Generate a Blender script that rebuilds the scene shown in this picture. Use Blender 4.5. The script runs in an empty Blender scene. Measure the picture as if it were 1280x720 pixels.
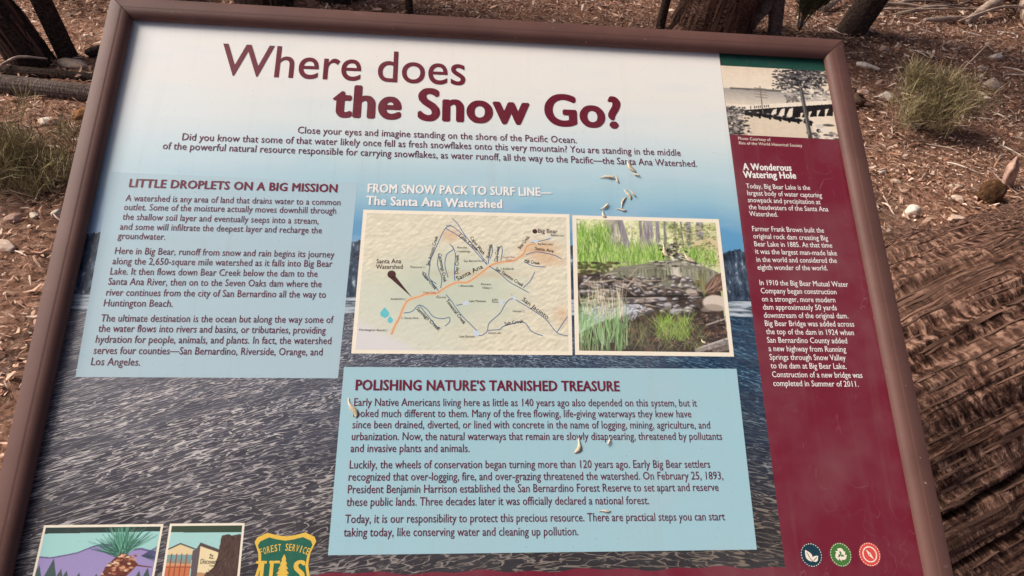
import bpy, math, random
import numpy as np
from mathutils import Matrix, Vector

scene = bpy.context.scene
COL = scene.collection
rng = np.random.default_rng(7)
random.seed(7)

# ------------------------------------------------------------------ camera
cam_d = bpy.data.cameras.new('camera')
cam_d.sensor_width = 36.0
cam_d.lens = 850.0 / 1280.0 * 36.0
cam_d.clip_start = 0.05
cam_d.clip_end = 2000.0
cam = bpy.data.objects.new('camera', cam_d)
COL.objects.link(cam)
cam.matrix_world = Matrix(((0.99547, -0.022564, -0.092362, -0.05179),
                           (-0.055494, 0.650907, -0.757126, -0.88441),
                           (0.077203, 0.758822, 0.646707, 1.47858),
                           (0, 0, 0, 1)))
scene.camera = cam

# ------------------------------------------------------------------ sky, sun, exposure
SUN_DIR = Vector((-0.70, 0.22, 0.68)).normalized()
world = bpy.data.worlds.new('World')
scene.world = world
world.use_nodes = True
wn = world.node_tree
sky = wn.nodes.new('ShaderNodeTexSky')
sky.sky_type = 'NISHITA'
sky.sun_disc = False
sky.sun_elevation = math.asin(SUN_DIR.z)
sky.sun_rotation = math.atan2(SUN_DIR.x, SUN_DIR.y)
sky.air_density = 0.12
sky.dust_density = 10.0
sky.ozone_density = 0.0
sky.altitude = 2000.0
bg = wn.nodes['Background']
bg.inputs['Strength'].default_value = 0.10
wn.links.new(sky.outputs[0], bg.inputs['Color'])
sun_d = bpy.data.lights.new('sun', 'SUN')
sun_d.energy = 1.5
sun_d.angle = math.radians(28)
sun_d.color = (1.0, 0.92, 0.82)
sun = bpy.data.objects.new('sun', sun_d)
COL.objects.link(sun)
sun.rotation_euler = SUN_DIR.to_track_quat('Z', 'Y').to_euler()
vs = scene.view_settings
vs.view_transform = 'Standard'
vs.look = 'None'
vs.exposure = 1.49
vs.gamma = 1.0
vs.use_curve_mapping = False

# ------------------------------------------------------------------ helpers: colour and nodes
def lin1(c):
    c = c / 255.0
    return c / 12.92 if c <= 0.04045 else ((c + 0.055) / 1.055) ** 2.4
def lin(c, k=1.0):
    return tuple(lin1(x) * k for x in c) + (1.0,)
PRINT = 0.88      # ink on the panel: white paper reflects about this much

class NT:
    """small wrapper to write node trees"""
    def __init__(self, name):
        self.m = bpy.data.materials.new(name)
        self.m.use_nodes = True
        self.t = self.m.node_tree
        self.b = self.t.nodes['Principled BSDF']
    def n(self, typ, **kw):
        nd = self.t.nodes.new(typ)
        for k, v in kw.items():
            setattr(nd, k, v)
        return nd
    def link(self, a, b):
        self.t.links.new(a, b)
    def val(self, sock, x):
        if isinstance(x, bpy.types.NodeSocket):
            self.link(x, sock)
        elif x is not None:
            sock.default_value = x
    def math(self, op, a, b=None, c=None):
        nd = self.n('ShaderNodeMath', operation=op)
        self.val(nd.inputs[0], a); self.val(nd.inputs[1], b)
        if c is not None:
            self.val(nd.inputs[2], c)
        return nd.outputs[0]
    def mix(self, f, a, b, blend='MIX'):
        nd = self.n('ShaderNodeMix', data_type='RGBA', blend_type=blend)
        self.val(nd.inputs[0], f); self.val(nd.inputs[6], a); self.val(nd.inputs[7], b)
        return nd.outputs[2]
    def noise(self, vec, scale, detail=3.0, rough=0.5, dist=0.0, dims='3D'):
        nd = self.n('ShaderNodeTexNoise', noise_dimensions=dims)
        if vec is not None:
            self.link(vec, nd.inputs['Vector'])
        nd.inputs['Scale'].default_value = scale
        nd.inputs['Detail'].default_value = detail
        nd.inputs['Roughness'].default_value = rough
        nd.inputs['Distortion'].default_value = dist
        return nd.outputs[0]
    def ramp(self, f, stops, interp='LINEAR'):
        nd = self.n('ShaderNodeValToRGB')
        cr = nd.color_ramp
        cr.interpolation = interp
        while len(cr.elements) < len(stops):
            cr.elements.new(0.5)
        for e, (p, c) in zip(cr.elements, stops):
            e.position = p
            e.color = c if len(c) == 4 else tuple(c) + (1,)
        self.link(f, nd.inputs[0])
        return nd.outputs[0]
    def obj(self):
        return self.n('ShaderNodeTexCoord').outputs['Object']
    def scaled(self, vec, s):
        nd = self.n('ShaderNodeMapping')
        self.link(vec, nd.inputs[0])
        nd.inputs['Scale'].default_value = s
        return nd.outputs[0]
    def combine(self, x, y, z=0.0):
        nd = self.n('ShaderNodeCombineXYZ')
        self.val(nd.inputs[0], x); self.val(nd.inputs[1], y); self.val(nd.inputs[2], z)
        return nd.outputs[0]
    def bump(self, h, strength, dist):
        nd = self.n('ShaderNodeBump')
        nd.inputs['Strength'].default_value = strength
        nd.inputs['Distance'].default_value = dist
        self.link(h, nd.inputs['Height'])
        self.link(nd.outputs[0], self.b.inputs['Normal'])
    def done(self, col=None, rough=0.6, spec=0.4):
        if col is not None:
            self.val(self.b.inputs['Base Color'], col)
        self.val(self.b.inputs['Roughness'], rough)
        self.b.inputs['Specular IOR Level'].default_value = spec
        return self.m

W1, K1 = (1, 1, 1, 1), (0, 0, 0, 1)
PRINT_ROUGH, PRINT_SPEC = 0.40, 0.28

def grime(t, col, amount=0.10):
    """weathering of the laminate: soft chalky clouds and a few specks of dirt"""
    o = t.obj()
    cl = t.noise(o, 9.0, 4, 0.6)
    f = t.math('MULTIPLY', t.ramp(cl, [(0.42, K1), (0.75, W1)]), amount)
    col = t.mix(f, col, lin((196, 194, 190), PRINT))
    sc = t.math('ABSOLUTE', t.math('SUBTRACT', t.noise(t.scaled(o, (17, 9, 1)), 1.0, 2, 0.5, 2.2), 0.5))
    sm = t.ramp(t.noise(o, 13.0, 2, 0.5), [(0.52, K1), (0.66, W1)])
    f3 = t.math('MULTIPLY', t.math('MULTIPLY', t.ramp(sc, [(0.0, W1), (0.0035, K1)]), sm), 0.16)
    col = t.mix(f3, col, lin((214, 208, 202)))
    drip = t.noise(t.scaled(o, (70, 3.0, 1)), 1.0, 3, 0.55)
    col = t.mix(t.math('MULTIPLY', t.ramp(drip, [(0.55, K1), (0.74, W1)]), 0.07), col, lin((150, 138, 124)))
    sp = t.noise(o, 420.0, 1, 0.5)
    f2 = t.math('MULTIPLY', t.ramp(sp, [(0.745, K1), (0.775, W1)]), 0.45)
    return t.mix(f2, col, lin((92, 80, 70)))
_pm = {}
def print_mat(name, rgb, amount=0.10):
    if name in _pm:
        return _pm[name]
    t = NT(name)
    c = grime(t, lin(rgb, PRINT), amount)
    fine = t.noise(t.obj(), 260.0, 2, 0.6)
    c = t.mix(0.10, c, t.ramp(fine, [(0.3, lin(tuple(max(0, x - 40) for x in rgb), PRINT)), (0.7, lin(tuple(min(255, x + 40) for x in rgb), PRINT))]))
    t.bump(t.noise(t.obj(), 160.0, 2, 0.5), 0.04, 0.001)
    _pm[name] = t.done(c, PRINT_ROUGH, PRINT_SPEC)
    return _pm[name]
def picture_mat(name):
    t = NT(name)
    a = t.n('ShaderNodeAttribute', attribute_name='Col')
    c = grime(t, a.outputs['Color'], 0.06)
    return t.done(c, PRINT_ROUGH, PRINT_SPEC)
def speckle_mat(name, c0, c1, scale, rough=0.85, bump=0.5, dist=0.01, detail=5, spec=0.2, stretch=None):
    t = NT(name)
    o = t.obj()
    if stretch:
        o = t.scaled(o, stretch)
    n1 = t.noise(o, scale, detail, 0.62)
    col = t.ramp(n1, [(0.33, c0 + (1,)), (0.67, c1 + (1,))])
    t.bump(t.noise(o, scale * 2.2, detail, 0.65), bump, dist)
    return t.done(col, rough, spec)
def attr_mat(name, rough=0.8, spec=0.2, sub=0.0):
    t = NT(name)
    a = t.n('ShaderNodeAttribute', attribute_name='Col')
    n1 = t.noise(t.obj(), 60.0, 3, 0.6)
    c = t.mix(t.math('MULTIPLY', n1, 0.35), a.outputs['Color'], K1)
    if sub:
        t.b.inputs['Subsurface Weight'].default_value = 0.0
    return t.done(c, rough, spec)

# ------------------------------------------------------------------ helpers: meshes and objects
def mesh_np(name, verts, faces, cols=None, smooth=False):
    """verts (n,3), faces (m,k) with one k, optional per-vertex linear colours"""
    verts = np.asarray(verts, np.float32); faces = np.asarray(faces, np.int32)
    me = bpy.data.meshes.new(name)
    m, k = faces.shape
    me.vertices.add(len(verts)); me.vertices.foreach_set('co', verts.ravel())
    me.loops.add(m * k); me.loops.foreach_set('vertex_index', faces.ravel())
    me.polygons.add(m)
    me.polygons.foreach_set('loop_start', np.arange(0, m * k, k, dtype=np.int32))
    me.polygons.foreach_set('loop_total', np.full(m, k, np.int32))
    if smooth:
        me.polygons.foreach_set('use_smooth', np.ones(m, bool))
    me.update(calc_edges=True)
    if cols is not None:
        ca = me.color_attributes.new('Col', 'FLOAT_COLOR', 'POINT')
        c4 = np.ones((len(verts), 4), np.float32); c4[:, :3] = cols
        ca.data.foreach_set('color', c4.ravel())
    return me
def add(name, me, mat=None, parent=None, loc=None, rot=None):
    o = bpy.data.objects.new(name, me)
    COL.objects.link(o)
    if mat is not None and me is not None and len(me.materials) == 0:
        me.materials.append(mat)
    if parent is not None:
        o.parent = parent
    if loc is not None:
        o.location = loc
    if rot is not None:
        o.rotation_euler = rot
    return o
def pyobj(name, verts, faces, mat, parent=None, smooth=False, **kw):
    me = bpy.data.meshes.new(name)
    me.from_pydata([tuple(v) for v in verts], [], faces)
    if smooth:
        for p in me.polygons:
            p.use_smooth = True
    me.update()
    return add(name, me, mat, parent, **kw)
def tag(o, label=None, cat=None, group=None, kind=None):
    if label: o['label'] = label
    if cat: o['category'] = cat
    if group: o['group'] = group
    if kind: o['kind'] = kind
    return o
def empty(name, loc):
    o = bpy.data.objects.new(name, None)
    o.empty_display_size = 0.1
    COL.objects.link(o)
    o.location = loc
    return o
def grid_faces(nr, nc, wrap=False):
    """nr rows of nc verts; wrap joins last column to first"""
    r = np.arange(nr - 1)[:, None]
    c = np.arange(nc if wrap else nc - 1)[None, :]
    c2 = (c + 1) % nc
    f = np.stack(np.broadcast_arrays(r * nc + c, r * nc + c2, (r + 1) * nc + c2, (r + 1) * nc + c), -1)
    return f.reshape(-1, 4)
def merge(parts):
    """parts: list of (verts, faces of one k) -> verts, faces"""
    V, F, n = [], [], 0
    for v, f in parts:
        V.append(np.asarray(v)); F.append(np.asarray(f) + n); n += len(v)
    return np.concatenate(V), np.concatenate(F)

def hash2(ix, iy, seed):
    h = (ix.astype(np.int64) * 374761393 + iy.astype(np.int64) * 668265263 + seed * 1442695041) & 0x7fffffff
    h = ((h ^ (h >> 13)) * 1274126177) & 0x7fffffff
    h = h ^ (h >> 16)
    return (h & 0xffff) / 65535.0
def vnoise(x, y, seed=0, px=0):
    """value noise; px > 0 makes x periodic with that integer period"""
    x = np.asarray(x, float); y = np.asarray(y, float)
    ix = np.floor(x).astype(np.int64); iy = np.floor(y).astype(np.int64)
    fx = x - ix; fy = y - iy
    fx = fx * fx * (3 - 2 * fx); fy = fy * fy * (3 - 2 * fy)
    ix1 = ix + 1
    if px:
        ix = ix % px; ix1 = ix1 % px
    a = hash2(ix, iy, seed); b = hash2(ix1, iy, seed); c = hash2(ix, iy + 1, seed); d = hash2(ix1, iy + 1, seed)
    return (a * (1 - fx) + b * fx) * (1 - fy) + (c * (1 - fx) + d * fx) * fy
def fbm(x, y, seed=0, octaves=4, px=0):
    s = 0; a = 0.5
    for k in range(octaves):
        s = s + a * vnoise(x * 2 ** k, y * 2 ** k, seed + k * 17, px * 2 ** k)
        a *= 0.5
    return s
def fit_path(pts, n):
    """Catmull-Rom through pts, n samples, roughly even"""
    p = np.array(pts, float)
    p = np.vstack([2 * p[0] - p[1], p, 2 * p[-1] - p[-2]])
    t = np.linspace(0, len(pts) - 1, n)
    i = np.minimum(t.astype(int), len(pts) - 2); u = (t - i)[:, None]
    a, b, c, d = p[i], p[i + 1], p[i + 2], p[i + 3]
    return 0.5 * (2 * b + (c - a) * u + (2 * a - 5 * b + 4 * c - d) * u ** 2 + (3 * b - a - 3 * c + d) * u ** 3)
def frames(P):
    """tangent, and two normals, transported along P"""
    T = np.gradient(P, axis=0); T /= np.linalg.norm(T, axis=1)[:, None]
    A = np.zeros_like(P)
    a = np.cross(T[0], (0, 0, 1.0))
    if np.linalg.norm(a) < 0.05: a = np.cross(T[0], (0, 1.0, 0))
    for i in range(len(P)):
        a = a - T[i] * a.dot(T[i]); a = a / np.linalg.norm(a); A[i] = a
    return T, A, np.cross(T, A)
def tube(pts, radii, n=24, seg=8, rough=0.0, seed=1):
    """closed limb through pts"""
    P = fit_path(pts, n); T, A, B = frames(P)
    R = np.interp(np.linspace(0, 1, n), np.linspace(0, 1, len(radii)), radii)
    th = np.linspace(0, 2 * np.pi, seg, endpoint=False)
    rr = R[:, None] * np.ones(seg)[None]
    if rough:
        rr = rr * (1 + rough * (vnoise(np.arange(seg)[None] * 1.0 + seed * 3, np.arange(n)[:, None] * 0.7, seed) - 0.5) * 2)
    V = P[:, None] + rr[..., None] * (np.cos(th)[None, :, None] * A[:, None] + np.sin(th)[None, :, None] * B[:, None])
    V = np.concatenate([V.reshape(-1, 3), P[:1], P[-1:]])
    F = grid_faces(n, seg, True).tolist()
    c0, c1 = n * seg, n * seg + 1
    for k in range(seg):
        F.append((c0, (k + 1) % seg, k, k)[:3] + (k,))
        F.append((c1, (n - 1) * seg + k, (n - 1) * seg + (k + 1) % seg, (n - 1) * seg + (k + 1) % seg))
    F = [tuple(dict.fromkeys(f)) for f in F]
    return V, F

# ================================================================== THE GROUND
def gz(x, y):
    x = np.asarray(x, float); y = np.asarray(y, float)
    h = 0.07 * (fbm(x * 0.6 + 11, y * 0.6 + 5, 3, 3) - 0.44)
    return h + np.clip(y - 4.2, 0, 60) * 0.10
def fine_relief(x, y):
    return 0.024 * (fbm(x * 9, y * 9, 21, 3) - 0.44) + 0.010 * (vnoise(x * 38, y * 38, 5) - 0.5)
gx = np.unique(np.concatenate([np.linspace(-400, -30, 12), np.linspace(-30, -6, 16), np.linspace(-6, -3.4, 16), np.arange(-3.4, 5.6, 0.03), np.linspace(5.6, 12, 20), np.linspace(12, 60, 12), np.linspace(60, 400, 10)]))
gy = np.unique(np.concatenate([np.linspace(-400, -20, 10), np.linspace(-20, -2, 20), np.linspace(-2, -1.3, 10), np.arange(-1.3, 6.6, 0.03), np.linspace(6.6, 14, 24), np.linspace(14, 60, 14), np.linspace(60, 400, 10)]))
XX, YY = np.meshgrid(gx, gy)
near = np.exp(-np.clip(np.hypot(XX - 0.8, YY - 2.5) - 5.5, 0, None))
ZZ = gz(XX, YY) + fine_relief(XX, YY) * near
t = NT('forest_floor')
o = t.obj()
n1 = t.noise(o, 1.3, 4, 0.6)
n2 = t.noise(o, 45.0, 6, 0.7)
base = t.ramp(n2, [(0.28, (0.06, 0.026, 0.016)), (0.42, (0.22, 0.110, 0.068)), (0.56, (0.40, 0.22, 0.148)), (0.74, (0.66, 0.45, 0.34))])
grey = t.ramp(n2, [(0.28, (0.06, 0.030, 0.021)), (0.5, (0.21, 0.120, 0.085)), (0.75, (0.50, 0.33, 0.25))])
t.bump(t.noise(o, 90.0, 6, 0.75), 0.9, 0.012)
M_GROUND = t.done(t.mix(t.ramp(n1, [(0.42, K1), (0.62, W1)]), base, grey), 0.95, 0.1)
ground = add('ground', mesh_np('ground', np.stack([XX, YY, ZZ], -1).reshape(-1, 3), grid_faces(len(gy), len(gx)), smooth=True), M_GROUND)
tag(ground, kind='structure')

# needle and bark-chip litter: uncountable, one object
M_LITTER = attr_mat('litter', 0.85, 0.15)
PAL = np.array([(0.085, 0.038, 0.024), (0.20, 0.098, 0.062), (0.30, 0.155, 0.100), (0.39, 0.220, 0.150), (0.50, 0.325, 0.235), (0.66, 0.50, 0.40), (0.15, 0.090, 0.066)])
def litter(n, seed, x0, x1, y0, y1, lmin, lmax, pal_w, wr, lift=0.006, focus=None):
    r = np.random.default_rng(seed)
    x = r.uniform(x0, x1, n); y = r.uniform(y0, y1, n)
    keep = fbm(x * 2.3, y * 2.3, seed, 3) + r.uniform(-0.25, 0.25, n) > 0.36
    hidden = (x > -0.95) & (x < 1.15) & (y < 2.7)      # behind the sign: thinner
    keep &= ~hidden | (r.uniform(0, 1, n) < 0.3)
    x, y = x[keep], y[keep]; n = len(x)
    L = np.exp(r.uniform(np.log(lmin), np.log(lmax), n)); Wd = L * r.uniform(wr[0], wr[1], n)
    a = r.uniform(0, 2 * np.pi, n); tilt = r.normal(0, 0.22, n); roll = r.normal(0, 0.32, n)
    d = np.stack([np.cos(a) * np.cos(tilt), np.sin(a) * np.cos(tilt), np.sin(tilt)], -1)
    s = np.stack([-np.sin(a) * np.cos(roll), np.cos(a) * np.cos(roll), np.sin(roll)], -1)
    c = np.stack([x, y, gz(x, y) + fine_relief(x, y) + lift + np.abs(np.sin(tilt)) * L * 0.35 + r.uniform(0, 0.008, n)], -1)
    bend = np.cross(d, s) * (L * r.uniform(-0.25, 0.25, n))[:, None]
    h = (L / 2)[:, None] * d; w = (Wd / 2)[:, None] * s
    V = np.stack([c - h - w * 0.45, c - h + w * 0.45, c + bend - w, c + bend + w, c + h - w * 0.35, c + h + w * 0.35], 1)
    i = np.arange(n)[:, None] * 6
    F = np.concatenate([i + [0, 1, 3, 2], i + [2, 3, 5, 4]], 0)
    pw = np.array(pal_w, float); pw /= pw.sum()
    col = PAL[r.choice(len(PAL), n, p=pw)] * r.uniform(0.9, 1.75, n)[:, None]
    return V.reshape(-1, 3), F, np.repeat(col, 6, 0)
LT = [litter(195000, 1, -3.2, 5.4, -1.2, 5.8, 0.014, 0.050, (2.5, 4, 5, 5, 4.5, 2.2, 1.5), (0.05, 0.20)),
      litter(138000, 2, -3.2, 5.4, -1.2, 5.8, 0.008, 0.024, (2, 3, 4, 4.5, 4.5, 2.6, 1), (0.3, 0.8)),
      litter(17000, 3, -3.2, 5.4, -1.2, 5.8, 0.022, 0.060, (1, 1, 2, 4, 6, 6, 1), (0.12, 0.45), 0.012),
      litter(14000, 6, -3.2, 5.4, 3.0, 7.6, 0.02, 0.07, (1, 2, 3, 4, 5, 4, 1), (0.1, 0.4), 0.012)]
Vs = np.concatenate([l[0] for l in LT]); Cs = np.concatenate([l[2] for l in LT])
off = np.cumsum([0] + [len(l[0]) for l in LT[:-1]])
Fs = np.concatenate([l[1] + k for l, k in zip(LT, off)])
o = add('needle_litter', mesh_np('needle_litter', Vs, Fs, Cs), M_LITTER)
tag(o, 'reddish brown litter of dry needles and bark chips over the forest floor', 'litter', kind='stuff')

# ================================================================== TREES
def bark_mat(name, c0, c1, c2, rungs=0.6):
    """fibres along the trunk, crossed by short ragged rungs"""
    t = NT(name)
    uvv = t.n('ShaderNodeUVMap').outputs[0]
    sp = t.n('ShaderNodeSeparateXYZ'); t.link(uvv, sp.inputs[0])
    wv = t.math('MULTIPLY', t.math('SUBTRACT', t.noise(t.scaled(uvv, (5, 3, 1)), 1.0, 3,   .6), .5), .05)
    ys = t.math('ADD', sp.outputs[1], wv)
    rung = t.noise(t.combine(t.math('MULTIPLY', sp.outputs[0], 38.0), t.math('MULTIPLY', ys, 150.0)), 1.0, 3, .6, .25, '2D')
    fib = t.noise(t.scaled(uvv, (150, 26, 1)), 1.0, 5, 0.72, 0.3)
    big = t.noise(t.scaled(uvv, (9, 2.5, 1)), 1.0, 4, 0.65)
    sel = t.math('MULTIPLY', t.ramp(t.noise(t.scaled(uvv, (16, 3.5, 1)), 1.0, 3, .6), [(.34, K1), (.50, W1)]), rungs)
    h = t.mix(sel, fib, rung)
    col = t.ramp(h, [(0.36, c0), (0.50, c1), (0.63, c2)])  # shading painted in: bump hollows coloured dark, crests given pale highlights
    col = t.mix(t.math('MULTIPLY', t.ramp(big, [(0.48, K1), (0.70, W1)]), 0.35), col, tuple(c2) + (1,))
    t.bump(h, 1.0, 0.018)
    return t.done(col, 0.92, 0.12)
M_BARK = bark_mat('juniper_bark', (0.022, 0.010, 0.007), (0.098, 0.048, 0.033), (0.31, 0.182, 0.130), 0.85)
M_BARK_DARK = bark_mat('dark_bark', (0.022, 0.014, 0.011), (0.055, 0.036, 0.028), (0.12, 0.082, 0.066))
M_BARK_GREY = bark_mat('grey_bark', (0.055, 0.040, 0.034), (0.14, 0.105, 0.09), (0.27, 0.21, 0.185))
M_TWIG_GREY = speckle_mat('grey_twig_bark', (0.07, 0.05, 0.042), (0.24, 0.18, 0.155), 40.0, 0.9, 0.8, 0.008)
M_TWIG_DARK = speckle_mat('dark_twig_bark', (0.022, 0.014, 0.011), (0.085, 0.058, 0.046), 40.0, 0.9, 0.8, 0.008)
M_DEAD = speckle_mat('weathered_dead_wood', (0.24, 0.165, 0.125), (0.62, 0.48, 0.385), 14.0, 0.85, 0.5, 0.006, stretch=(1, 1, 1))

def bark_trunk(name, pts, radii, nu, nl, mat, parent, seed=1, flutes=7, flute=0.10, furrow=0.05, ridges=40, fine=0.012, cross=0.0, dense=None):
    """fluted, furrowed trunk; strips of bark run along it"""
    P = fit_path(pts, nl); T, A, B = frames(P)
    s = np.concatenate([[0], np.cumsum(np.linalg.norm(np.diff(P, axis=0), axis=1))])
    R = np.interp(np.linspace(0, 1, nl), np.linspace(0, 1, len(radii)), radii)
    th = np.linspace(0, 2 * np.pi, nu, endpoint=False)
    th = (th - 0.6 * np.sin(th - dense)) if dense is not None else th      # finer where it faces up and forward
    U = np.broadcast_to(th / (2 * np.pi), (nl, nu)); S = np.broadcast_to(s[:, None], (nl, nu))
    warp = 0.05 * (fbm(U * 6, S * 1.3, seed + 50, 3, 6) - 0.45)
    Uw = (U + warp) % 1.0
    fl = fbm(Uw * flutes, S * 0.55, seed, 2, flutes) - 0.37
    r1 = vnoise(Uw * ridges, S * 2.2, seed + 3, ridges)
    r2 = vnoise(Uw * ridges * 3, S * 5.5, seed + 4, ridges * 3)
    crack = vnoise(Uw * int(ridges * .75), S * 1.5, seed + 21, int(ridges * .75))
    fur = -np.clip(0.42 - r1, 0, 1) * 1.3 - 1.0 * np.exp(-((crack - 0.5) / 0.055) ** 2) * (0.35 + vnoise(U * 13, S * 2.5, seed + 23, 13))
    plates = (r2 - 0.5)
    fib = vnoise(Uw * ridges * 7, S * 11, seed + 6, ridges * 7) - 0.5
    Rr = R[:, None]
    disp = fl * flute * 2.2 * Rr + fur * furrow * Rr + plates * furrow * 0.42 * Rr + fib * fine * Rr
    if cross:
        cr = vnoise(Uw * ridges, S * 60 + 8 * (fbm(U * 9, S * 3, seed + 9, 2, 9)), seed + 8, ridges) - 0.5
        disp = disp + cr * cross * Rr * (0.4 + vnoise(U * 11, S * 4, seed + 12, 11))
    rad = Rr + disp
    V = P[:, None] + rad[..., None] * (np.cos(th)[None, :, None] * A[:, None] + np.sin(th)[None, :, None] * B[:, None])
    F = grid_faces(nl, nu, True)
    me = mesh_np(name, V.reshape(-1, 3), F, smooth=True)
    uvl = me.uv_layers.new(name='UVMap')
    rm = float(np.mean(R))
    uu = (U * 2 * np.pi * rm).reshape(-1)[F]
    wrapm = (F[:, 1] % nu == 0)
    uu[wrapm, 1] = 2 * np.pi * rm; uu[wrapm, 2] = 2 * np.pi * rm
    vv = S.reshape(-1)[F]
    uvl.data.foreach_set('uv', np.stack([uu, vv], -1).astype(np.float32).ravel())
    ob = add(name, me, mat, parent)
    return ob, (P, T, A, B, R, s, th, rad)

def bark_strips(tr, n, seed, mat, parent, lmin, lmax, wmin, wmax, lift, srange=(0, 1)):
    P, T, A, B, R, s, th, rad = tr
    r = np.random.default_rng(seed)
    nl, nu = rad.shape
    V, F, Cc = [], [], []
    K = 7
    for q in range(n):
        i0 = r.uniform(*srange) * (nl - 1); L = r.uniform(lmin, lmax)
        step = s[-1] / (nl - 1)
        ii = i0 + np.linspace(0, L / step, K)
        if ii[-1] > nl - 2: continue
        a0 = r.uniform(0, 2 * np.pi); drift = r.normal(0, 0.012) / R[int(i0)] * L * 2
        wd = r.uniform(wmin, wmax)
        base = len(V)
        pal = r.uniform(0.4, 1.9)
        for k in range(K):
            i = int(ii[k]); ang = a0 + drift * k / K
            tprof = math.sin(math.pi * (k + 0.35) / (K - 0.3))
            for sgn in (-1, 1):
                an = ang + sgn * wd * (0.25 + 0.75 * max(0, tprof)) / (2 * R[i])
                j = min(nu - 1, int(np.searchsorted(th, an % (2 * np.pi))))
                rr = rad[i, j] + lift * (0.25 + r.uniform(0, 1)) + (0.012 * (k / K) ** 3 if q % 5 == 0 else 0)
                V.append(P[i] + rr * (math.cos(an) * A[i] + math.sin(an) * B[i]))
                Cc.append(np.array((0.125, 0.070, 0.050)) * pal)
        for k in range(K - 1):
            F.append((base + 2 * k, base + 2 * k + 1, base + 2 * k + 3, base + 2 * k + 2))
    o = add('bark_strips', mesh_np('bark_strips', np.array(V), np.array(F), np.array(Cc)), mat, parent)
    o['kind'] = 'stuff'
    return o
M_STRIP = attr_mat('loose_bark', 0.9, 0.12)

# the massive leaning juniper beside the sign
big = empty('juniper_tree', (1.2, 0.1, 0.0))
tag(big, 'massive leaning juniper with deeply furrowed shaggy brown bark right beside the sign', 'tree')
off = np.array((1.2, 0.1, 0.0))
pts = [np.array(p) - off for p in ((0.74, 0.0, -0.62), (0.88, 0.03, -0.22), (1.2, 0.10, 0.10), (1.55, 0.18, 0.2125), (1.9, 0.26, 0.325), (2.25, 0.34, 0.4375), (2.6, 0.42, 0.55), (3.5, 0.6, 1.15), (4.05, 0.7, 2.3), (4.25, 0.72, 3.6))]
trunk, tr = bark_trunk('trunk', pts, (0.66, 0.60, 0.545, 0.53, 0.51, 0.49, 0.47, 0.40, 0.30, 0.16), 820, 800, M_BARK, big, seed=4, flutes=9, flute=0.21, furrow=0.060, ridges=54, fine=0.018, cross=0.030, dense=5.5)
bark_strips(tr, 6000, 5, M_STRIP, big, 0.03, 0.13, 0.002, 0.007, 0.003, (0.02, 0.55))
for k, (a, b, c, r0) in enumerate((((4.0, .7, 2.1), (4.6, 1.3, 2.9), (5.0, 2.0, 3.9), .11), ((4.15, .7, 2.8), (3.7, .2, 3.5), (3.3, -.2, 4.4), .08), ((4.25, .72, 3.55), (4.4, .8, 4.4), (4.3, 1.0, 5.4), .13))):
    v, f_ = tube([np.array(a) - off, np.array(b) - off, np.array(c) - off], (r0, r0 * .7, r0 * .3), 14, 10, 0.2, k)
    pyobj('limb', v, f_, M_TWIG_GREY, big, smooth=True)

def foliage_mesh(centres, n_per, spread, lmin, lmax, seed, cols, wr=0.16, up=0.4):
    """needle sprays: narrow two-segment blades"""
    r = np.random.default_rng(seed)
    C = np.repeat(np.array(centres, float), n_per, 0); n = len(C)
    C = C + r.normal(0, 1, (n, 3)) * np.array(spread)
    d = r.normal(0, 1, (n, 3)); d[:, 2] += up; d /= np.linalg.norm(d, axis=1)[:, None]
    L = r.uniform(lmin, lmax, n)[:, None]
    s = np.cross(d, r.normal(0, 1, (n, 3))); s /= np.linalg.norm(s, axis=1)[:, None] + 1e-9
    w = s * L * wr * 0.5
    m = C + d * L * 0.5 + np.cross(d, s) * L * r.uniform(-.12, .12, (n, 1))
    V = np.stack([C - w * .5, C + w * .5, m - w, m + w, C + d * L], 1)
    i = np.arange(n)[:, None] * 5
    F = np.concatenate([i + [0, 1, 3], i + [0, 3, 2], i + [2, 3, 4]], 0)
    cc = np.array(cols)[r.integers(0, len(cols), n)] * r.uniform(.65, 1.3, (n, 1))
    return mesh_np('foliage', V.reshape(-1, 3), F, np.repeat(cc, 5, 0))
M_LEAF = attr_mat('foliage', 0.75, 0.2)
GREENS = [(0.075, 0.078, 0.030), (0.105, 0.100, 0.042), (0.055, 0.062, 0.028), (0.15, 0.135, 0.062), (0.12, 0.098, 0.055)]

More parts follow.
